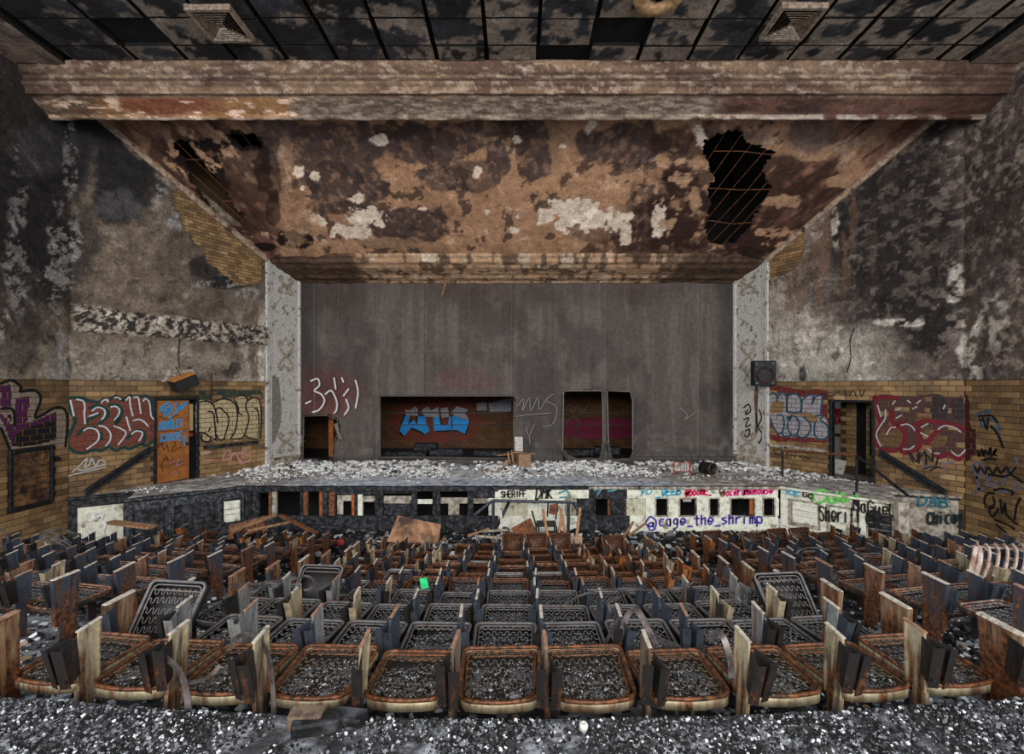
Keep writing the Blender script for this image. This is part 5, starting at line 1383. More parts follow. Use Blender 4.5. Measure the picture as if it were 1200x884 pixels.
fill('graffiti', PL, WL, [[(440, 165), (530, 150), (600, 200), (610, 480), (560, 470), (480, 420), (440, 420)], [(585, 160), (680, 130), (770, 170), (795, 280), (760, 440), (700, 480), (640, 485), (615, 420), (610, 200)], [(770, 120), (830, 98), (880, 130), (865, 200), (895, 290), (850, 440), (800, 485), (740, 470), (790, 330), (800, 220)],
   [(880, 150), (940, 115), (990, 160), (1000, 300), (995, 460), (940, 480), (870, 450), (860, 400), (900, 290), (870, 200)], [(490, 440), (530, 430), (560, 470), (550, 500), (510, 500)]], paint(154, 140, 110), .012, c2, 'cream fill of bubble letters')
strokes('graffiti', PL, WL, [[(440, 165), (530, 150), (590, 190), (620, 300), (625, 340)], [(540, 240), (580, 245), (595, 300), (610, 480)], [(440, 420), (510, 425), (560, 460), (610, 485)], [(585, 160), (680, 130), (770, 170), (795, 280), (770, 420), (735, 465)], [(610, 220), (640, 205), (670, 230), (710, 270), (720, 330), (680, 470)], [(615, 440), (640, 485), (690, 470)],
   [(770, 120), (830, 98), (880, 130), (865, 200), (895, 290), (870, 400), (830, 470), (740, 475)], [(770, 140), (800, 200), (805, 250), (835, 270)], [(880, 150), (940, 115), (990, 160), (1000, 300), (995, 470)], [(940, 215), (965, 220), (980, 300), (980, 450)], [(855, 440), (900, 470), (960, 475), (1000, 460)], [(490, 440), (480, 470), (515, 500), (550, 500), (560, 475)], [(560, 380), (545, 410)]],
   .045, paint(26, 22, 22), .016, c2, 'black outline of the cream bubble letters')
strokes('graffiti', PL, WL, [[(485, 600), (570, 585)], [(490, 660), (590, 655)], [(665, 660), (690, 590), (730, 580), (730, 640), (655, 670)], [(725, 690), (770, 590), (820, 680)], [(825, 690), (840, 570), (870, 570), (830, 620), (900, 610), (900, 660), (830, 690)]], .035, paint(168, 118, 120), .016, c2, 'pink chalky letters reading DAB')
c3 = crop(0, 430, 4.21)
strokes('graffiti', PL, WL, [[(355, 520), (400, 480), (430, 450), (415, 500), (440, 480), (450, 450), (470, 490), (490, 460), (520, 470)], [(300, 560), (350, 535), (520, 495)], [(370, 500), (410, 510), (520, 480)]], .035, paint(150, 146, 142), .016, c3, 'silver scrawled tag')
# left side wall: purple and white letters
c4 = crop(0, 440, 5.2)
fill('graffiti', SL, WSL, [[(0, 50), (70, 40), (115, 70), (120, 100), (200, 100), (240, 140), (215, 250), (200, 275), (340, 205), (395, 240), (385, 430), (310, 420), (60, 450), (30, 380), (0, 320)]], paint(124, 112, 100), .011, c4, 'white outline letters', 2)
fill('graffiti', SL, WSL, [[(0, 60), (60, 55), (65, 195), (0, 195)], [(95, 135), (180, 130), (160, 300), (340, 220), (345, 385), (230, 395), (200, 430), (70, 430), (40, 350), (0, 260), (0, 230), (85, 320)]], paint(66, 26, 62), .013, c4, 'purple fill of letters', 1)
fill('graffiti', SL, WSL, [[(165, 320), (340, 265), (335, 395), (200, 430), (70, 435), (80, 370)], [(38, 240), (65, 235), (60, 285)]], paint(24, 20, 22), .0145, c4, 'black shadow in the letters', 1)
strokes('graffiti', SL, WSL, [[(0, 50), (70, 30), (125, 75), (120, 100), (205, 90), (245, 145), (210, 260), (340, 195), (405, 240), (395, 435)], [(0, 320), (35, 400), (55, 450)], [(0, 205), (75, 210), (85, 310)]], .06, paint(20, 18, 20), .016, c4, 'black edge of the purple letters')

# right splayed wall: blue bubble letters on red, and the big dark red piece
c5 = crop(895, 450, 9.3)
fill('graffiti', PR, WR, [[(35, 60), (340, 55), (660, 65), (700, 130), (690, 300), (710, 400), (720, 560), (700, 640), (560, 640), (300, 620), (40, 590)]], paint(88, 26, 30), .010, c5, 'dark red background', 2)
fill('graffiti', PR, WR, [[(45, 150), (90, 100), (140, 120), (200, 90), (250, 150), (330, 105), (400, 150), (530, 115), (640, 140), (620, 310), (660, 350), (700, 440), (690, 590), (600, 600), (500, 580), (400, 580), (300, 560), (230, 570), (160, 550), (100, 470), (60, 330)]], paint(132, 128, 134), .012, c5, 'pale fill of letters', 3)
fill('graffiti', PR, WR, [[(110, 190), (220, 200), (220, 300), (120, 320), (70, 300)], [(250, 310), (520, 320), (600, 400), (520, 430), (420, 350), (320, 340)], [(60, 480), (120, 500), (170, 550), (80, 560)]], paint(118, 92, 64), .0135, c5, 'bare tan brick showing through', 2)
strokes('graffiti', PR, WR, [[(45, 250), (40, 160), (90, 100), (140, 120), (150, 200)], [(155, 150), (200, 90), (250, 140), (250, 290)], [(260, 300), (260, 150), (330, 105), (400, 150), (405, 300), (255, 305)], [(415, 300), (420, 190), (480, 130), (540, 120), (545, 200)], [(525, 220), (570, 140), (640, 135), (625, 310)], [(45, 250), (60, 340), (110, 470), (160, 550)],
   [(150, 340), (210, 350), (225, 440), (210, 520), (160, 550)], [(270, 390), (310, 350), (370, 380), (390, 470), (360, 550), (310, 560), (270, 500), (265, 420)], [(200, 540), (240, 575), (300, 560)], [(430, 360), (490, 410), (515, 480), (480, 560), (420, 585), (370, 560)], [(560, 350), (655, 345), (620, 390), (690, 450), (710, 510), (690, 590), (600, 600), (555, 540), (560, 420)], [(255, 370), (300, 365), (275, 410)]],
   .055, paint(34, 62, 76), .016, c5, 'blue outline of the bubble letters')
strokes('graffiti', PR, WR, [[(110, 725), (140, 780)], [(150, 750), (170, 780), (190, 740)], [(260, 750), (255, 800)], [(290, 770), (330, 790)], [(350, 770), (345, 810)], [(380, 770), (400, 800), (420, 770)], [(430, 780), (460, 800), (500, 815)], [(100, 720), (240, 730)]], .03, paint(26, 22, 20), .016, c5, 'black scrawled tag')
strokes('graffiti', PR, WR, [[(290, 830), (292, 835)], [(318, 830), (320, 835)], [(280, 855), (305, 880), (335, 850)]], .035, paint(40, 70, 36), .016, c5, 'small green smiling face')
strokes('graffiti', PR, WR, [[(960, 480), (985, 476), (965, 484)], [(990, 474), (992, 482)], [(996, 482), (1000, 474), (1004, 482)], [(1008, 474), (1010, 482), (1014, 474)]], .03, paint(40, 32, 28), .016, lambda p: (p[0], p[1] - 17), 'faint tag above the right door')
c6 = crop(1020, 450, 8.04)
fill('graffiti', PR, WR, [[(40, 120), (190, 105), (340, 120), (480, 105), (640, 100), (760, 130), (885, 130), (895, 380), (890, 560), (895, 640), (830, 715), (760, 660), (640, 690), (560, 640), (440, 630), (330, 660), (240, 630), (120, 620), (50, 560), (40, 450), (95, 370), (50, 260)]], paint(66, 42, 42), .010, c6, 'dark plum fill', 3)
fill('graffiti', PR, WR, [[(120, 430), (230, 390), (320, 430), (310, 560), (220, 600), (110, 570), (80, 500)], [(430, 330), (540, 300), (560, 340), (450, 360)], [(560, 560), (650, 470), (720, 560), (600, 600)], [(480, 420), (540, 390), (560, 470)]], paint(88, 64, 42), .012, c6, 'bare brick inside the letters', 3)
fill('graffiti', PR, WR, [[(580, 130), (690, 120), (740, 250), (690, 380), (580, 350)], [(760, 150), (880, 150), (885, 330), (790, 330)]], paint(40, 34, 38), .012, c6, 'black smears', 2)
strokes('graffiti', PR, WR, [[(40, 130), (60, 270), (95, 380), (50, 450), (45, 550), (110, 610), (220, 630), (310, 580), (330, 470), (260, 400), (160, 440)], [(40, 125), (260, 130)], [(290, 620), (330, 650), (430, 620), (470, 560), (460, 420)], [(420, 390), (520, 350), (700, 370), (830, 400), (890, 440)], [(530, 560), (600, 480), (650, 430)], [(590, 650), (650, 690), (740, 660), (830, 710), (890, 650)], [(205, 250), (215, 370), (330, 360)]], .11, paint(92, 24, 32), .014, c6, 'crimson outline')
strokes('graffiti', PR, WR, [[(70, 200), (100, 310)], [(145, 245), (140, 330), (80, 420), (60, 490), (100, 590)], [(155, 480), (190, 420), (240, 410)], [(290, 390), (350, 380), (400, 410), (420, 440)], [(480, 410), (545, 375)], [(475, 460), (540, 495)], [(310, 615), (370, 615), (415, 585)], [(640, 430), (700, 395), (790, 410), (855, 455)], [(540, 610), (590, 650), (650, 655)], [(760, 630), (830, 680), (900, 620)], [(210, 195), (235, 160)], [(235, 245), (290, 230)], [(245, 325), (295, 295)], [(400, 235), (440, 215)], [(440, 185), (475, 155)], [(350, 155), (380, 180)], [(690, 235), (705, 200)]], .034, paint(148, 146, 146), .016, c6, 'white highlights')
fill('graffiti', SR, WSR, [[(1132, 468), (1136, 470), (1138, 500), (1144, 505), (1144, 530), (1140, 535), (1132, 538)]], paint(60, 22, 26), .012, label='crimson edge running round the corner')
strokes('graffiti', PR, WR, [[(355, 640), (410, 745)], [(380, 650), (440, 740), (450, 620)], [(470, 640), (460, 750)], [(475, 690), (520, 640), (530, 760)], [(530, 660), (590, 730), (590, 640)], [(620, 770), (640, 690)], [(500, 805), (580, 780), (680, 795)], [(560, 820), (640, 780)]], .035, paint(24, 22, 24), .017, c6, 'black tag')
strokes('graffiti', PR, WR, [[(495, 720), (510, 780), (570, 770)], [(620, 790), (700, 790), (720, 820)], [(665, 740), (720, 750), (790, 735)], [(680, 850), (684, 860)]], .035, paint(88, 86, 108), .016, c6, 'faint violet scrawl')
# right side wall
c7 = crop(1130, 470, 5.53)
strokes('graffiti', SR, WSR, [[(80, 100), (110, 75), (175, 68)], [(110, 120), (115, 160), (140, 160), (130, 120), (110, 125)], [(170, 105), (215, 140), (235, 190)], [(190, 165), (225, 215), (255, 300)]], .06, paint(56, 76, 92), .015, c7, 'blue arrow')
strokes('graffiti', SR, WSR, [[(100, 100), (180, 95), (220, 140)], [(125, 110), (150, 185), (160, 110)], [(175, 160), (220, 215), (258, 305)], [(90, 320), (100, 360), (120, 310), (130, 360), (140, 320), (160, 350), (175, 300), (180, 360), (215, 310), (195, 340), (215, 355)], [(120, 385), (170, 375), (210, 380)], [(70, 420), (90, 460), (110, 430), (140, 470), (160, 430), (190, 470), (220, 430), (240, 470), (280, 430), (300, 470), (340, 430)], [(160, 475), (260, 490), (310, 480), (385, 530)],
   [(200, 600), (160, 600), (135, 640), (150, 690), (200, 670), (190, 620)], [(200, 690), (165, 710), (190, 750), (225, 700)], [(195, 580), (250, 570), (320, 590), (310, 610)], [(240, 640), (250, 730), (270, 660), (280, 740), (350, 800)], [(370, 630), (345, 680), (330, 770)], [(200, 770), (280, 800), (330, 830)], [(210, 800), (280, 860)]], .05, paint(22, 20, 20), .017, c7, 'black scrawled tags')
strokes('graffiti', SR, WSR, [[(50, 450), (70, 410), (120, 410), (110, 480), (80, 500)], [(70, 450), (100, 570), (60, 600)], [(90, 570), (130, 570)], [(140, 500), (170, 480), (150, 540), (190, 550), (215, 520)], [(340, 370), (350, 410)], [(330, 520), (360, 560), (330, 580)], [(220, 590), (290, 585)], [(250, 545), (280, 490), (330, 440)]], .06, paint(92, 90, 108), .016, c7, 'pale violet scrawl')

# blue lettering on the left door
dinv = None
Minv = LEAFM.inverted()
pdoor = Plane(ML @ Matrix.Translation((DL[0] + .07, .03, 0)) @ Vector((0, -.024, 0)), (ML @ Matrix.Translation((DL[0] + .07, .03, 0)) @ Matrix.Rotation(.10, 4, 'Z')).to_3x3() @ Vector((1, 0, 0)), (ML.to_3x3() @ Matrix.Rotation(.10, 3, 'Z')) @ Vector((0, -1, 0)))
cyan = paint(34, 132, 196)
for s_, a, b, h in (('MFS', (187, 484), (199, 477), 7), ("DON'T", (192, 488), (207, 477), 6), ('LISTEN', (198, 491), (218, 476), 6), ('HOMBLES', (186, 504), (214, 500), 9), ('KANSE', (188, 518), (214, 515), 9)):
    text(pdoor, leaf, s_, a, b, h, .034, cyan, 'blue spray lettering', .1, .004, .1, Minv)
strokes('graffiti', pdoor, leaf, [[(190, 520), (192, 528), (196, 522), (197, 530)], [(200, 520), (206, 518), (201, 530), (212, 524)], [(191, 553), (189, 545), (195, 536), (197, 540)], [(187, 488), (196, 492), (208, 486)], [(186, 506), (200, 505), (216, 506)]], .022, paint(60, 34, 20), .003, label='dark brown scrawl', inv=Minv)
strokes('graffiti', pdoor, leaf, [[(198, 544), (210, 538), (206, 546), (216, 542)], [(200, 556), (206, 552), (207, 557)]], .022, paint(150, 110, 120), .003, label='pink scrawl', inv=Minv)

# curtain
strokes('graffiti', PC, CURT, [[(366, 447), (374, 444), (376, 452), (370, 458), (378, 462), (382, 470), (376, 480), (368, 483)], [(360, 473), (366, 470)], [(383, 462), (390, 458), (396, 470), (396, 480), (393, 484)], [(393, 443), (395, 456)], [(402, 443), (404, 448)], [(404, 464), (410, 456)], [(407, 468), (410, 478), (405, 486)], [(418, 446), (421, 460), (418, 478)]], .06, paint(176, 176, 178), .13, label='white strokes of a tag on the curtain', inv=Matrix.Translation((0, -CURY, -S)))
strokes('graffiti', PC, CURT, [[(606, 476), (614, 468), (612, 482), (620, 466), (622, 482), (630, 466), (632, 480), (640, 468), (648, 462)], [(605, 488), (620, 486), (645, 484)], [(616, 500), (620, 510), (626, 496)], [(620, 510), (621, 520)], [(640, 470), (652, 478), (648, 496), (636, 500)], [(795, 478), (804, 486), (800, 492), (812, 484)]], .025, paint(118, 114, 112), .13, label='chalky grey scrawl on the curtain', inv=Matrix.Translation((0, -CURY, -S)))

# back wall of the stage
c8 = crop(455, 465, 8.0)
fill('graffiti', PB, BACK, [[(90, 60), (800, 60), (800, 400), (90, 400)]], paint(88, 40, 26), .012, c8, 'rust red haze', 2)
BLK = [[(160, 180), (200, 175), (190, 260), (240, 215), (270, 270), (280, 180), (350, 185), (355, 250), (390, 320), (345, 350), (300, 320), (220, 290), (150, 365), (105, 320)], [(420, 190), (480, 200), (490, 260), (560, 270), (570, 190), (620, 180), (760, 230), (720, 350), (640, 310), (430, 320)]]
fill('graffiti', PB, BACK, [[(x + (-14 if x < 420 else 12), y + (-12 if y < 270 else 14)) for x, y in b] for b in BLK], paint(16, 14, 16), .016, c8, 'black shadow of blue letters', 1)
fill('graffiti', PB, BACK, BLK, paint(30, 104, 168, 1.5), .020, c8, 'blue lower half of the letters', 1)
fill('graffiti', PB, BACK, [[(160, 120), (200, 130), (250, 90), (275, 110), (280, 180), (200, 175), (165, 175)], [(310, 130), (370, 90), (400, 130), (470, 95), (480, 200), (350, 185), (330, 170)], [(490, 110), (560, 100), (570, 190), (500, 200)], [(590, 150), (640, 90), (755, 120), (720, 150), (760, 225), (620, 180)], [(830, 60), (920, 50), (925, 130), (830, 130)], [(940, 60), (1160, 10), (1150, 140), (950, 140)]], paint(112, 112, 118, 1.4), .020, c8, 'grey upper half of the letters', 1)
fill('graffiti', PB, BACK, [[(668, 492), (742, 492), (742, 512), (668, 512)]], paint(96, 26, 50), .012, label='crimson block')
strokes('graffiti', PB, BACK, [[(662, 482), (668, 474), (670, 484), (678, 474), (680, 484), (690, 474)], [(664, 496), (672, 488), (680, 496)]], .05, paint(90, 76, 66), .016, label='faint scrawl')

# stage front
FRT = FRONT
text(PF, FRT, '@', (755, 620), (771, 619), 14, .045, paint(54, 44, 132), 'purple at sign', 0, .02, .02)
text(PF, FRT, 'cage_the_shrimp', (772, 616), (894, 613), 11, .045, paint(54, 44, 132), 'purple lettering reading cage the shrimp', off=.02, jit=.06)
text(PF, FRT, 'SHERIFF', (587, 583), (617, 582), 7, .035, paint(30, 26, 26), 'black lettering reading sheriff', off=.02)
text(PF, FRT, 'DMK4', (627, 585), (655, 583), 12, .045, paint(28, 26, 28), 'black scrawled tag', .15, .02)
strokes('graffiti', PF, FRT, [[(655, 578), (664, 575), (666, 582), (656, 583)], [(696, 575), (704, 573), (700, 580)], [(712, 576), (722, 574)]], .045, paint(70, 120, 130), .02, label='faint blue loop')
text(PF, FRT, 'YO', (748, 582), (764, 578), 8, .04, paint(80, 150, 166), 'pale teal scrawl', .3, .02)
text(PF, FRT, '_VEEB', (768, 582), (798, 579), 8, .045, paint(52, 140, 166), 'teal scrawl', .2, .02)
text(PF, FRT, '@boomE_', (802, 581), (834, 579), 8, .045, paint(178, 40, 72), 'red lettering', .1, .02)
text(PF, FRT, '@', (842, 580), (850, 580), 8, .035, paint(90, 50, 30), 'brown at sign', 0, .02)
text(PF, FRT, 'oceramehouse', (850, 581), (906, 578), 8, .045, paint(206, 44, 108), 'pink lettering', .1, .02)
# right wing and landing panel
c9 = crop(905, 560, 5.0)
text(PLWR, WINGR, 'ASE', (921, 579), (938, 581), 7, .035, paint(60, 142, 172), 'blue lettering reading ASE', off=.035)
text(PLWR, WINGR, 'Gd', (941, 582), (954, 584), 6, .035, paint(26, 24, 24), 'black letters', off=.035)
strokes('graffiti', PLWR, WINGR, [[(250, 130), (240, 105), (270, 75), (310, 75), (330, 100), (310, 135), (270, 145)], [(320, 85), (340, 145), (370, 140), (380, 80)], [(355, 120), (400, 135), (425, 110), (415, 90), (395, 115), (420, 140), (480, 105), (510, 115)]], .06, paint(92, 168, 76),   .035, c9, 'green looping letters')
text(PLWR, WINGR, 'Sheriff', (960, 610), (1011, 613), 17, .038, paint(24, 22, 22), 'black lettering reading sheriff', .0, .035)
text(PLWR, WINGR, 'MaGueL', (1000, 598), (1051, 604), 13, .036, paint(24, 22, 22), 'black lettering reading Maguel', .0, .045)
strokes('graffiti', PLWR, WINGR, [[(480, 85), (510, 185)], [(555, 215), (580, 195), (620, 200), (640, 235), (620, 270), (580, 280), (555, 250), (560, 210)], [(600, 190), (600, 280)], [(570, 245), (640, 235)]], .05, paint(24, 22, 22),   .035, c9, 'black circled cross')
text(PLLR, LANDR, 'DAB', (1074, 592), (1112, 595), 12, .05, paint(40, 92, 104), 'teal lettering reading DAB', .1, .03)
text(PLLR, LANDR, 'Chicag', (1086, 614), (1128, 612), 13, .055, paint(24, 34, 38), 'black lettering reading Chicago', .0, .03)
strokes('graffiti', PLLR, LANDR, [[(1120, 195), (1150, 190), (1170, 220), (1170, 250), (1135, 255), (1118, 230), (1125, 198)]], .045, paint(24, 40, 44),   .03, c9, 'last letter of Chicago')
# pilasters
strokes('graffiti', PLN_R, PIL_R, [[(872, 478), (878, 474), (880, 482), (874, 486), (877, 480)], [(872, 492), (878, 490), (874, 500), (880, 498)], [(873, 506), (879, 503), (877, 512), (872, 510)], [(890, 480), (893, 490), (889, 500), (894, 510), (890, 520)], [(886, 484), (888, 500)]], .05, paint(28, 26, 26), .02, label='black tags down the pilaster')
strokes('graffiti', PLN_R, PIL_R, [[(868, 522), (868, 532), (874, 528), (868, 522)], [(884, 524), (878, 528), (884, 532)]], .035, paint(140, 132, 104), .02, label='faint yellow letters')
pwht = Plane(MR @ Vector((u0, 2.6, 0)), PR.U, PR.N)
text(pwht, wl, 'AM', (977, 487), (986, 487), 8, .06, paint(190, 60, 66), 'pink letters', 0, .02)
text(pwht, wl, 'OEA', (976, 497), (986, 496), 7, .06, paint(190, 60, 66), 'pink letters', 0, .02)
# ================================================================ rubble and ash (uncountable)
def rubble(name, label, pos, size, seed, palette, flat=.55, mat=None, parent=None):
    v, q, c = chunk_arrays(pos, size, np.random.default_rng(seed), palette, flat)
    o = mobj(name, mesh_np(name, v, q, c, False), mat or M_rock, parent); o['kind'] = 'stuff'; o['label'] = label
    return o
g = np.random.default_rng(77)
BLK_, DGR, GRY, WHT = C(18, 18, 19), C(52, 52, 54), C(104, 106, 110), C(178, 180, 184)
TANC = C(116, 96, 78)
# foreground ledge
n = 60000
x = g.uniform(-3.0, 3.0, n); t = g.random(n); y = 1.55 + (ledge_edge(x) - 1.56) * t
keep = fbm(x, y, 91, 2.5, 4) + g.uniform(-.12, .12, n) > .40
x, y = x[keep], y[keep]; sz = .0016 + .006 * g.random(len(x)) ** 2.4
rubble('ash_rubble', 'black and white crumbs of ash covering the foreground ledge', np.stack([x, y, -1.553 + sz * .3], -1), sz, 1, [(BLK_, .42), (DGR, .32), (GRY, .19), (WHT, .07)], .7)
# under the seats and along the aisles
n = 26000
x = g.uniform(-10.3, 10.3, n); y = g.uniform(2.3, 12.5, n) 
y[:9000] = g.uniform(2.3, 5.2, 9000); x[:9000] = g.uniform(-4.5, 4.5, 9000)
ok = (y > ledge_edge(x) + .05) & (np.abs(x) < 1.1 * y + .5)
x, y = x[ok], y[ok]
sz = .006 + .022 * g.random(len(x)) ** 2.5
rubble('floor_ash', 'charcoal crumbs and plaster scattered between the rows of seats', np.stack([x, y, z_floor(x, y) + sz * .35 + .004], -1), sz, 2, [(BLK_, .42), (DGR, .22), (GRY, .19), (WHT, .14), (TANC, .06)], .6)
# heap of charcoal before the stage
n = 9000
x = g.uniform(-8.6, 8.6, n); ye = g.uniform(10.0, 12.6, n); y = ye
ok = (y - ysag(x) > 9.7) & (y < 12.62 - np.maximum(0, np.abs(x) - 7.0) * 1.0)
x, y = x[ok], y[ok]; sz = .015 + .07 * g.random(len(x)) ** 3
hp = .10 * fbm(x, y, 95, 1.2, 3) * ss(10.0, 11.2, y)
rubble('charcoal_heap', 'heaps of charcoal and broken plaster on the floor before the stage', np.stack([x, y, z_floor(x, y) + hp + sz * .3], -1), sz, 3, [(BLK_, .55), (DGR, .2), (GRY, .12), (WHT, .1), (TANC, .05)], .6)
# fallen plaster on the stage
n = 16000
x = g.uniform(-9.8, 9.8, n); y = g.uniform(11.6, 16.7, n)
d = fbm(x, y, 97, .9, 4) + .16 * ss(13.8, 15.4, y) - .26 * ss(14.2, 13.2, y) + .08 * ss(5.5, 7.5, np.abs(x)) - .05 * ss(2.5, 4.0, x) * ss(7, 5.5, x)
ok = (d + g.uniform(-.1, .1, n) > .5) & in_poly(x, y, STAGE_POLY)
x, y = x[ok], y[ok]; sz = .010 + .06 * g.random(len(x)) ** 3.0 * ss(13.4, 15, y) + .015 * g.random(len(x)) ** 2
rubble('plaster_rubble', 'white broken plaster strewn over the stage below the curtain', np.stack([x, y, S + .0 + sz * .35 + .012], -1), sz, 4, [(C(206, 206, 206), .45), (C(226, 226, 226), .3), (GRY, .12), (DGR, .07), (TANC, .08)], .5)
# bigger slabs of plaster that can be told apart
M_slab = m_plain('broken_plaster', CT(150, 150, 150), CT(196, 196, 196), 10, .9, bump=.5, c3=CT(110, 104, 98))
slabs = [(325, 545, .5, 'by the foot of the left pilaster, leaning'), (312, 549, .42, 'lowest on the left of the stage'), (338, 541, .45, 'against the left pilaster'), (352, 551, .3, 'right of the left pilaster'), (376, 552, .28, 'below the ragged curtain hole'),
         (404, 549, .3, 'left of the wide curtain hole'), (430, 553, .26, 'below the left edge of the wide curtain hole'), (468, 549, .3, 'below the wide curtain hole, left part'), (505, 552, .24, 'below the wide curtain hole, middle'), (545, 550, .3, 'below the wide curtain hole, right part'), (640, 552, .3, 'right of the overturned stool'),
         (702, 546, .3, 'below the larger square curtain hole'), (735, 552, .26, 'below the narrow curtain hole'), (775, 548, .3, 'left of the striped rack'), (850, 552, .34, 'right of the black drum'), (870, 547, .5, 'on the heap by the right pilaster, left part'), (884, 551, .42, 'on the heap by the right pilaster, middle'), (893, 556, .36, 'on the heap by the right pilaster, right part')]
for i, (px, py, w, lab) in enumerate(slabs):
    p = at_stage(px, py); rg = random.Random(i); pts = []
    for a in range(7):
        an = 2 * math.pi * a / 7; rr_ = w * .5 * rg.uniform(.6, 1.1); pts.append((rr_ * math.cos(an), rr_ * .7 * math.sin(an)))
    o = MB().prism(pts, 0, .05 + .04 * rg.random()).build('plaster_slab', M_slab, None, False, (p.x, min(p.y, 16.4), S + .03), (rg.uniform(.05, .5), rg.uniform(-.25, .25), rg.uniform(0, 6)))
    tag(o, 'white plaster slab %s' % lab, 'plaster slab', 'plaster slabs on the stage')

# ================================================================ single objects
# overturned stool and carton on the stage
M_stool = m_plain('stool_wood', CT(120, 84, 58), CT(160, 118, 84), 14, .6, obj=True)
M_card = m_plain('brown_carton', CT(108, 84, 66), CT(134, 106, 84), 14, .9)
p = at_stage(601, 546); e = empty('wooden_stool', (p.x, p.y, S + .02)); tag(e, 'round wooden stool lying on its side on the stage', 'stool')
Mst = Matrix.Translation((0, 0, .26)) @ Matrix.Rotation(math.radians(80), 4, 'Y')
MB().lathe([(0, .03), (.24, .025), (.26, 0), (.24, -.03), (0, -.03)], 20, Mst).build('seat', M_stool, e, True)
MB().lathe([(.2, -.16), (.22, -.16), (.22, -.10), (.2, -.10), (.2, -.16)], 20, Mst).build('ring', M_stool, e, True)
for a in range(4):
    an = a * math.pi / 2 + .6; q = Mst @ Vector((.16 * math.cos(an), .16 * math.sin(an), -.02)); r_ = Mst @ Vector((.21 * math.cos(an), .21 * math.sin(an), -.5))
    MB().tube([q, r_], .018, 6, up=(0, 1, 0)).build('leg', M_stool, e)
p = at_stage(614, 548); o = MB().cham(-.2, .2, -.16, .16, 0, .42, .01).build('carton', M_card, None, False, (p.x, p.y, S + .03), (0, 0, .15)); tag(o, 'brown carton standing beside the overturned stool on the stage', 'box')
p = at_stage(608, 545); o = MB().cham(-.14, .14, -.02, .02, 0, .5, .005).build('white_board', M_white, None, False, (p.x, p.y + .25, S + .42), (-.15, 0, .1)); tag(o, 'small white board propped behind the carton on the stage', 'board')
p = at_stage(612, 547); o = MB().bar((-.3, 0, 0), (.42, .1, -.06), .05, .03).build('wooden_stick', M_stool, None, False, (p.x, p.y, S + .47)); tag(o, 'short wooden stick lying across the top of the carton', 'stick')
# striped rack
p = at_stage(799, 557); e = empty('striped_rack', (p.x, p.y, S + .02)); e.scale = (.85, .85, .85); tag(e, 'small rack of white bars with red posts on the stage', 'rack')
M_red = m_plain('dull_red', CT(120, 40, 36), CT(150, 54, 46), 14, .7)
for sx in (-.28, .28): MB().box(sx - .02, sx + .02, -.02, .02, 0, .46).build('post', M_red, e)
for i in range(7): MB().box(-.21 + .07 * i - .016, -.21 + .07 * i + .016, -.012, .012, .12, .4).build('bar', M_white, e)
for z in (.12, .4): MB().box(-.28, .28, -.01, .01, z - .012, z + .012).build('rail', M_red, e)
# drum
p = at_stage(829, 557); e = empty('black_drum', (p.x, p.y, S + .21)); e.scale = (.64, .64, .64); e.rotation_euler = (0, 0, .5); tag(e, 'black ribbed metal drum lying on its side on the stage', 'drum')
Md = Matrix.Rotation(math.pi / 2, 4, 'X')
MB().lathe([(.0, -.3), (.27, -.3), (.29, -.28), (.27, -.15), (.29, -.1), (.27, -.05), (.27, .15), (.29, .2), (.27, .28), (.25, .3), (.24, .26), (.0, .2)], 20, Md).build('shell', M_black, e, True)
MB().lathe([(.26, .29), (.285, .30), (.285, .33), (.26, .33), (.26, .29)], 20, Md).build('rim', M_rust, e, True)

# floor in front of the stage
def on_floor(px, py, Y):
    """point on the raked floor at depth Y along a photo column"""
    X = (px - CX) / F * Y; return Vector((X, Y, float(z_floor(np.array(X), np.array(Y)))))
M_sheet = m_plain('rusted_sheet_metal', CT(104, 74, 54), CT(150, 112, 84), 3.5, .7, .1, c3=CT(60, 42, 36), lo=.35, hi=.65)
p = on_floor(484, 620, 11.6); o = MB().prism([(-.64, -.0), (.62, -.06), (.66, .42), (.2, .5), (-.42, .62)], 0, .015, Matrix.Rotation(math.radians(72), 4, 'X')).build('rusty_sheet', M_sheet, None, False, (p.x, p.y, p.z + .12), (0, 0, -.04)); tag(o, 'rusty brown metal sheet leaning on charcoal before the stage', 'metal sheet')
p = on_floor(394, 626, 11.0); o = MB().lathe([(.0, 0), (.07, 0), (.075, .01), (.075, .2), (.065, .22), (0, .2)], 16).build('red_can', m_plain('faded_red_can', CT(92, 26, 30), CT(128, 44, 46), 9, .6), None, True, (p.x, p.y, p.z + .28), (1.2, .3, .9)); tag(o, 'faded red can lying on the debris left of the rusty sheet', 'can')
p = on_floor(412, 628, 10.9); o = MB().lathe([(0, .02), (.24, .02), (.3, .1), (.31, .1), (.25, 0), (0, 0)], 12).build('black_pan', M_char, None, True, (p.x, p.y, p.z + .15), (.3, .1, 0)); tag(o, 'shallow black charred pan beside the red can', 'pan')
p = on_floor(290, 608, 11.3); o = MB().cham(-.42, .42, -.05, .05, 0, .34, .01).build('scorched_drawer', M_rust, None, False, (p.x, p.y, p.z + .38), (-.5, -.25, .1)); tag(o, 'scorched box panel tilted against the left end of the stage front', 'board')
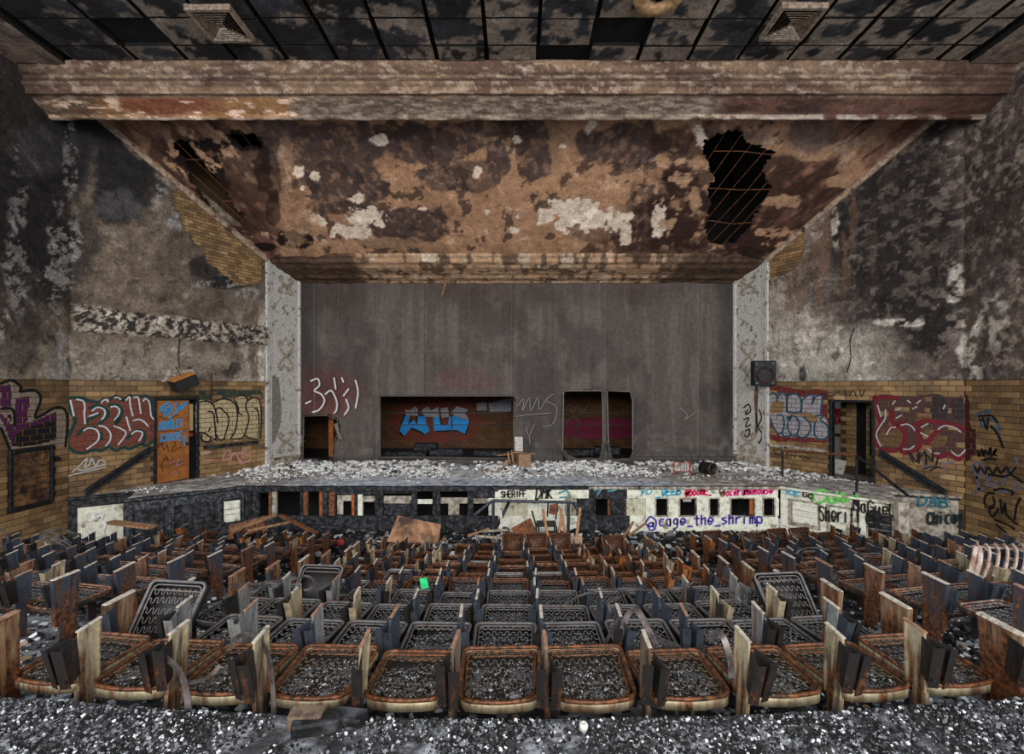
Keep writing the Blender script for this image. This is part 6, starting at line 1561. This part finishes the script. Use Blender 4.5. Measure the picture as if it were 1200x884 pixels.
planks = [((270, 622, 10.6), (322, 604, 11.3), .16, 'pale charred plank leaning up towards the stage front, left of the ridge'), ((328, 604, 11.4), (371, 625, 10.6), .1, 'reddish plank falling right from the ridge of the debris'), ((345, 616, 11.2), (400, 618, 11.5), .09, 'charred plank lying before the burnt studs'), ((290, 622, 10.7), (340, 612, 11.2), .07, 'thin charred lath under the pale plank'),
          ((548, 628, 11.0), (572, 620, 11.2), .04, 'thin splintered stick left of the pipe frame'), ((580, 622, 11.6), (597, 588, 12.3), .07, 'broken timber leaning against the pipe frame'), ((730, 632, 11.0), (742, 612, 11.6), .05, 'forked stick on the floor below the purple lettering'), ((737, 628, 11.0), (757, 613, 11.5), .04, 'thin stick below the purple lettering'), ((215, 618, 10.2), (262, 612, 10.9), .14, 'flat scorched board before the charred left wing'), ((128, 612, 10.2), (180, 618, 10.0), .22, 'broad brown board lying before the left landing')]
for (a, b, w, lab) in planks:
    A_ = ray(*a); B_ = ray(*b)
    A_.z = max(A_.z, float(z_floor(np.array(A_.x), np.array(A_.y))) + .03); B_.z = max(B_.z, float(z_floor(np.array(B_.x), np.array(B_.y))) + .05)
    o = MB().bar(A_, B_, w, .04).build('fallen_plank', M_wood if 'pale' in lab or 'stick' in lab or 'broad' in lab else (M_rust if 'reddish' in lab else M_char)); tag(o, lab, 'plank')
# pipe frame, table top and metal chair in the middle
M_pipe = m_plain('dark_pipe', CT(34, 38, 44), CT(66, 70, 78), 16, .5, .3)
YF = 12.0
e = empty('pipe_table', (ray(627, 640, YF).x, YF, -3.9)); o3 = Vector(e.location); tag(e, 'black pipe table frame standing before the white stage panels', 'frame')
def rp(px, py, Y=YF): return ray(px, py, Y) - o3
for pts in ([(577, 587), (671, 589)], [(578, 587), (578, 632)], [(666, 589), (666, 632)], [(577, 587), (556, 604)]): MB().tube([rp(*q) for q in pts], .04, 8, up=(0, 1, .01)).build('pipe', M_pipe, e)
MB().tube([rp(672, 589, 12.3), rp(681, 604, 12.3)], .05, 8).build('pipe', M_pipe, e)
e = empty('metal_chair', (ray(645, 630, 11.6).x, 11.6, -3.55)); o3 = Vector(e.location); tag(e, 'metal chair with rusty back standing on the debris under the pipe frame', 'chair')
sc2 = 1 / F * 11.6
def cp(px, py, dy=0.0): v = ray(px, py, 11.6) - o3; v.y += dy; return v
MB().prism([(cp(x, y).x, cp(x, y).z) for x, y in ((644, 592), (650, 591), (655, 593), (654, 601), (649, 604), (643, 602))], -.02, .0, Matrix.Rotation(math.pi / 2, 4, 'X') @ Matrix.Diagonal((1, 1, 1, 1))).build('backrest', M_rust, e)
MB().prism([(cp(628, 0).x, -.2), (cp(651, 0).x, -.2), (cp(652, 0).x, .2), (cp(629, 0).x, .2)], cp(0, 614).z - .02, cp(0, 614).z + .02).build('seat', M_black, e)
for a, b, d0, d1 in (((628, 614), (623, 596), -.2, -.25), ((642, 608), (643, 592), .2, .22), ((652, 612), (654, 592), .2, .22)): MB().tube([cp(*a, d0), cp(*b, d1)], .02, 6, up=(0, 1, 0)).build('frame_tube', M_black, e)
for a, b, d in (((628, 614), (628, 628), -.2), ((651, 614), (653, 630), -.2), ((631, 613), (632, 627), .2), ((650, 613), (651, 627), .2)): MB().tube([cp(*a, d), cp(*b, d)], .02, 6, up=(0, 1, 0)).build('leg', M_black, e)
sticks = [((636, 597), (642, 626), 'leftmost wooden leg stuck up before the metal chair'), ((657, 596), (664, 632), 'middle wooden leg leaning right of the metal chair'), ((658, 606), (654, 627), 'short wooden leg crossing the middle one'), ((680, 595), (675, 632), 'rightmost wooden leg stuck up before the burnt vent')]
for a, b, lab in sticks:
    o = MB().tube([ray(*b, 11.2) + Vector((0, 0, -.05)), ray(*a, 11.25)], .035, 6).build('table_leg', M_stool); tag(o, lab, 'wooden leg', 'upturned table legs before the stage')
c_ = ray(662, 634, 11.15); o = MB().cham(-.38, .4, -.05, .05, -.02, .2, .01).build('pale_table_apron', m_plain('pale_pink_wood', CT(132, 106, 88), CT(164, 136, 114), 8, .8), None, False, (c_.x, c_.y, c_.z - .1)); tag(o, 'pale wooden board carrying the upturned table legs', 'board')
p = ray(618, 622, 11.4); o = MB().cham(-.26, .26, -.03, .03, 0, .36, .01).build('rusty_seat_back', M_rust, None, False, p + Vector((0, 0, -.15)), (-.5, -.5, 0)); tag(o, 'rusty chair back lying tilted left of the metal chair', 'chair back')
for i, (a, b) in enumerate((((582, 628, 11.3), (596, 627, 11.3)), ((566, 623, 11.5), (595, 621, 11.5)), ((557, 628, 11.2), (600, 632, 11.0)))):
    o = MB().bar(ray(*a), ray(*b), .06, .04).build('pale_lath', M_creamd); tag(o, ['short pale lath under the left leg of the pipe frame', 'pale lath left of the pipe frame, further back', 'long pale lath left of the pipe frame, nearest'][i], 'lath')
c_ = ray(588, 626, 11.6); o = MB().bar(c_ + Vector((0, 0, -.15)), c_ + Vector((-.02, 0, .62)), .05, .05).build('white_post', M_white); tag(o, 'thin white post rising beside the left leg of the pipe frame', 'post')

# the upturned seat frame with ribs on the right
M_rib = m_plain('pale_rusty_rib', CT(104, 80, 68), CT(160, 146, 138), 9, .6, .1)
p0 = ray(1168, 690, 5.35); e = empty('ribbed_seat_frame', (p0.x, p0.y, float(z_floor(np.array(p0.x), np.array(p0.y))) + .48)); o3 = Vector(e.location)
tag(e, 'upturned seat frame of pale rusty ribs lying over the right block of seats', 'seat frame')
for i in range(8):
    x = -.26 + i * .1
    MB().ribbon(catmull([(x - .1, -.12, .0), (x - .03, -.10, .14), (x + .04, -.04, .26), (x + .07, .03, .30), (x + .10, .1, .26)], 4), .05 if i == 0 else .028, .016, up=(0, 1, 0)).build('rib', M_rib, e)
MB().ribbon([(-.26, .0, .29), (.0, .02, .27), (.5, .03, .24)], .05, .012).build('top_strip', M_rib, e)
MB().ribbon([(-.42, -.13, -.02), (-.24, -.03, .29)], .09, .012, up=(0, 1, 0)).build('end_plate', M_rib, e)

# curled steel straps sprung from the seats
M_strap = m_plain('brown_steel_strap', CT(56, 50, 50), CT(100, 95, 96), 9, .45, .5, c3=CT(74, 56, 44))
def strap(pts, w, lab, t=.004, up=(0, 1, .2)):
    P3 = catmull([ray(*q) for q in pts], 6)
    o = MB().ribbon(P3, w * .8, t, up).build('steel_strap', M_strap); tag(o, lab, 'strap')
def loopu(pts, w, lab): strap(pts, w, lab, .004, (0, 1, 0))
strap([(186, 790, 2.52), (178, 782, 2.5), (175, 772, 2.48), (183, 768, 2.46), (198, 774, 2.44), (212, 790, 2.42), (219, 812, 2.4), (221, 838, 2.38)], .045, 'broad curled strap over the second pan from the left in the front row')
strap([(272, 760, 2.62), (275, 750, 2.6), (286, 744, 2.56), (302, 748, 2.52), (314, 768, 2.48), (319, 800, 2.44), (321, 838, 2.4)], .032, 'curled strap arching over the third pan from the left in the front row')
strap([(205, 798, 2.55), (225, 800, 2.55), (245, 793, 2.58), (258, 780, 2.62)], .03, 'strap lying in the third pan of the front row')
strap([(724, 760, 3.1), (728, 742, 3.12), (735, 722, 3.15), (742, 716, 3.15), (750, 720, 3.15), (760, 738, 3.12), (771, 760, 3.1)], .05, 'broad strap arching right of the centre in the second row')
strap([(770, 749, 3.1), (784, 754, 3.05), (798, 761, 3.0)], .05, 'broad strap end lying right of the arching strap')
strap([(662, 709, 3.9), (672, 702, 3.9), (690, 695, 3.95), (715, 691, 4.0), (740, 690, 4.05), (765, 692, 4.1), (780, 698, 4.1)], .02, 'long thin strap bowed across the third row right of centre')
strap([(700, 692, 4.3), (735, 691, 4.3), (770, 692, 4.35), (800, 689, 4.4), (812, 683, 4.45)], .02, 'long straight strap over the fourth row right of centre')
strap([(780, 696, 4.1), (788, 708, 4.0), (800, 715, 4.0), (812, 714, 4.0), (825, 704, 4.05), (840, 694, 4.1), (852, 693, 4.1), (862, 697, 4.05), (868, 706, 4.0)], .018, 'wavy thin strap looping over the third row, right half')
strap([(707, 757, 3.2), (716, 742, 3.2), (723, 730, 3.2), (727, 722, 3.2)], .03, 'straight strap leaning on the broad arching strap')
strap([(716, 718, 3.6), (713, 708, 3.6), (718, 702, 3.6), (727, 700, 3.6)], .025, 'small hooked strap behind the arching strap')
strap([(835, 752, 2.62), (833, 746, 2.6), (838, 742, 2.58), (846, 745, 2.56), (851, 756, 2.54), (856, 775, 2.52), (857, 795, 2.5)], .04, 'curled strap end right of the pan right of centre, front row')
strap([(352, 690, 4.0), (349, 682, 4.0), (353, 676, 4.0), (362, 676, 4.0), (368, 682, 4.0), (364, 690, 4.0), (356, 692, 4.0)], .025, 'small ring of strap left of the upturned pan')
strap([(270, 686, 4.3), (285, 685, 4.3), (305, 684, 4.3), (330, 680, 4.35)], .035, 'flat rusty strap left of the upturned pan in the fourth row')
strap([(1064, 707, 4.5), (1070, 702, 4.5), (1082, 700, 4.5), (1094, 703, 4.5), (1100, 708, 4.5)], .02, 'low arching strap in the right aisle')
strap([(1160, 692, 4.4), (1158, 687, 4.4), (1168, 685, 4.4), (1176, 690, 4.4), (1186, 700, 4.2), (1205, 708, 4.1)], .04, 'curled strap below the ribbed seat frame')
strap([(932, 650, 7.2), (940, 644, 7.2), (956, 642, 7.2), (972, 645, 7.2)], .03, 'thin pale strap arching over the far rows right of the aisle')
strap([(1012, 652, 6.9), (1022, 649, 6.9), (1035, 650, 6.9), (1042, 654, 6.9)], .03, 'short pale strap arching over the right block')
strap([(1152, 646, 7.0), (1165, 641, 7.0), (1182, 640, 7.0), (1195, 643, 7.0)], .035, 'pale strap arching at the far right')
for i, (dy, lab) in enumerate(((0, 'upper of the three bent straps at the far left'), (5, 'middle of the three bent straps at the far left'), (10, 'lower of the three bent straps at the far left'))):
    strap([(46, 626 + dy * .6, 7.8), (58, 624 + dy, 7.8), (72, 628 + dy, 7.7), (84, 637 + dy * .8, 7.6)], .045, lab)
strap([(0, 620, 8.2), (6, 625, 8.2), (10, 634, 8.1)], .05, 'bent strap cut by the left edge of the picture')
strap([(60, 619, 8.6), (75, 622, 8.6), (95, 627, 8.5)], .06, 'flat dark strap behind the bent straps at the left')
# white pipe stub at the left
e = empty('pipe_stub', ray(122, 622, 9.6)); o3 = Vector(e.location); tag(e, 'small bent white pipe standing before the left landing', 'pipe')
MB().tube(catmull([(0, 0, -.15), (0, 0, .0), (.03, 0, .12), (-.05, 0, .2), (-.02, 0, .3), (-.12, 0, .28)], 4), .028, 6, up=(0, 1, 0)).build('pipe', M_white, e)
MB().lathe([(.0, .05), (.07, .04), (.08, -.03), (.04, -.06), (0, -.06)], 10, Matrix.Translation((-.16, 0, .26)) @ Matrix.Rotation(1.2, 4, 'Y')).build('valve', M_white, e)
# green ticket, cup and chunks
p = ray(498, 690, 4.35); o = MB().cham(-.034, .034, -.003, .003, 0, .10, .001).build('green_tag', m_plain('bright_green_plastic', CT(28, 140, 84), CT(48, 172, 110), 20, .4), None, False, p, (.1, -.12, 0)); tag(o, 'small bright green tag stuck on a seat frame left of centre', 'tag')
p = ray(684, 856, 2.15); o = MB().lathe([(0, .0), (.014, 0), (.02, .018), (.02, .028), (.015, .036), (.008, .035), (.007, .02), (0, .015)], 12).build('white_jar', M_white, None, True, (p.x, p.y, -1.55), (0, 0, 0)); tag(o, 'small white jar lying on the edge of the foreground ledge', 'jar')
for i, (px, py, w, h, lab) in enumerate(((376, 858, .2, .06, 'long dark wood block on the edge of the ledge'), (362, 846, .15, .07, 'brown broken block behind the long dark block'), (408, 852, .15, .04, 'flat charred block right of the long dark block'))):
    p = ray(px, py, 2.2); o = MB().cham(-w / 2, w / 2, -.04, .04, 0, h, .01).build('charred_block', (M_char, m_plain('dark_brown_wood', CT(52, 42, 36), CT(92, 76, 64), 20, .8), M_char)[i], None, False, (p.x, p.y - .05 + .03 * i, -1.552), (0.05, 0, .25 - .2 * i)); tag(o, lab, 'block')
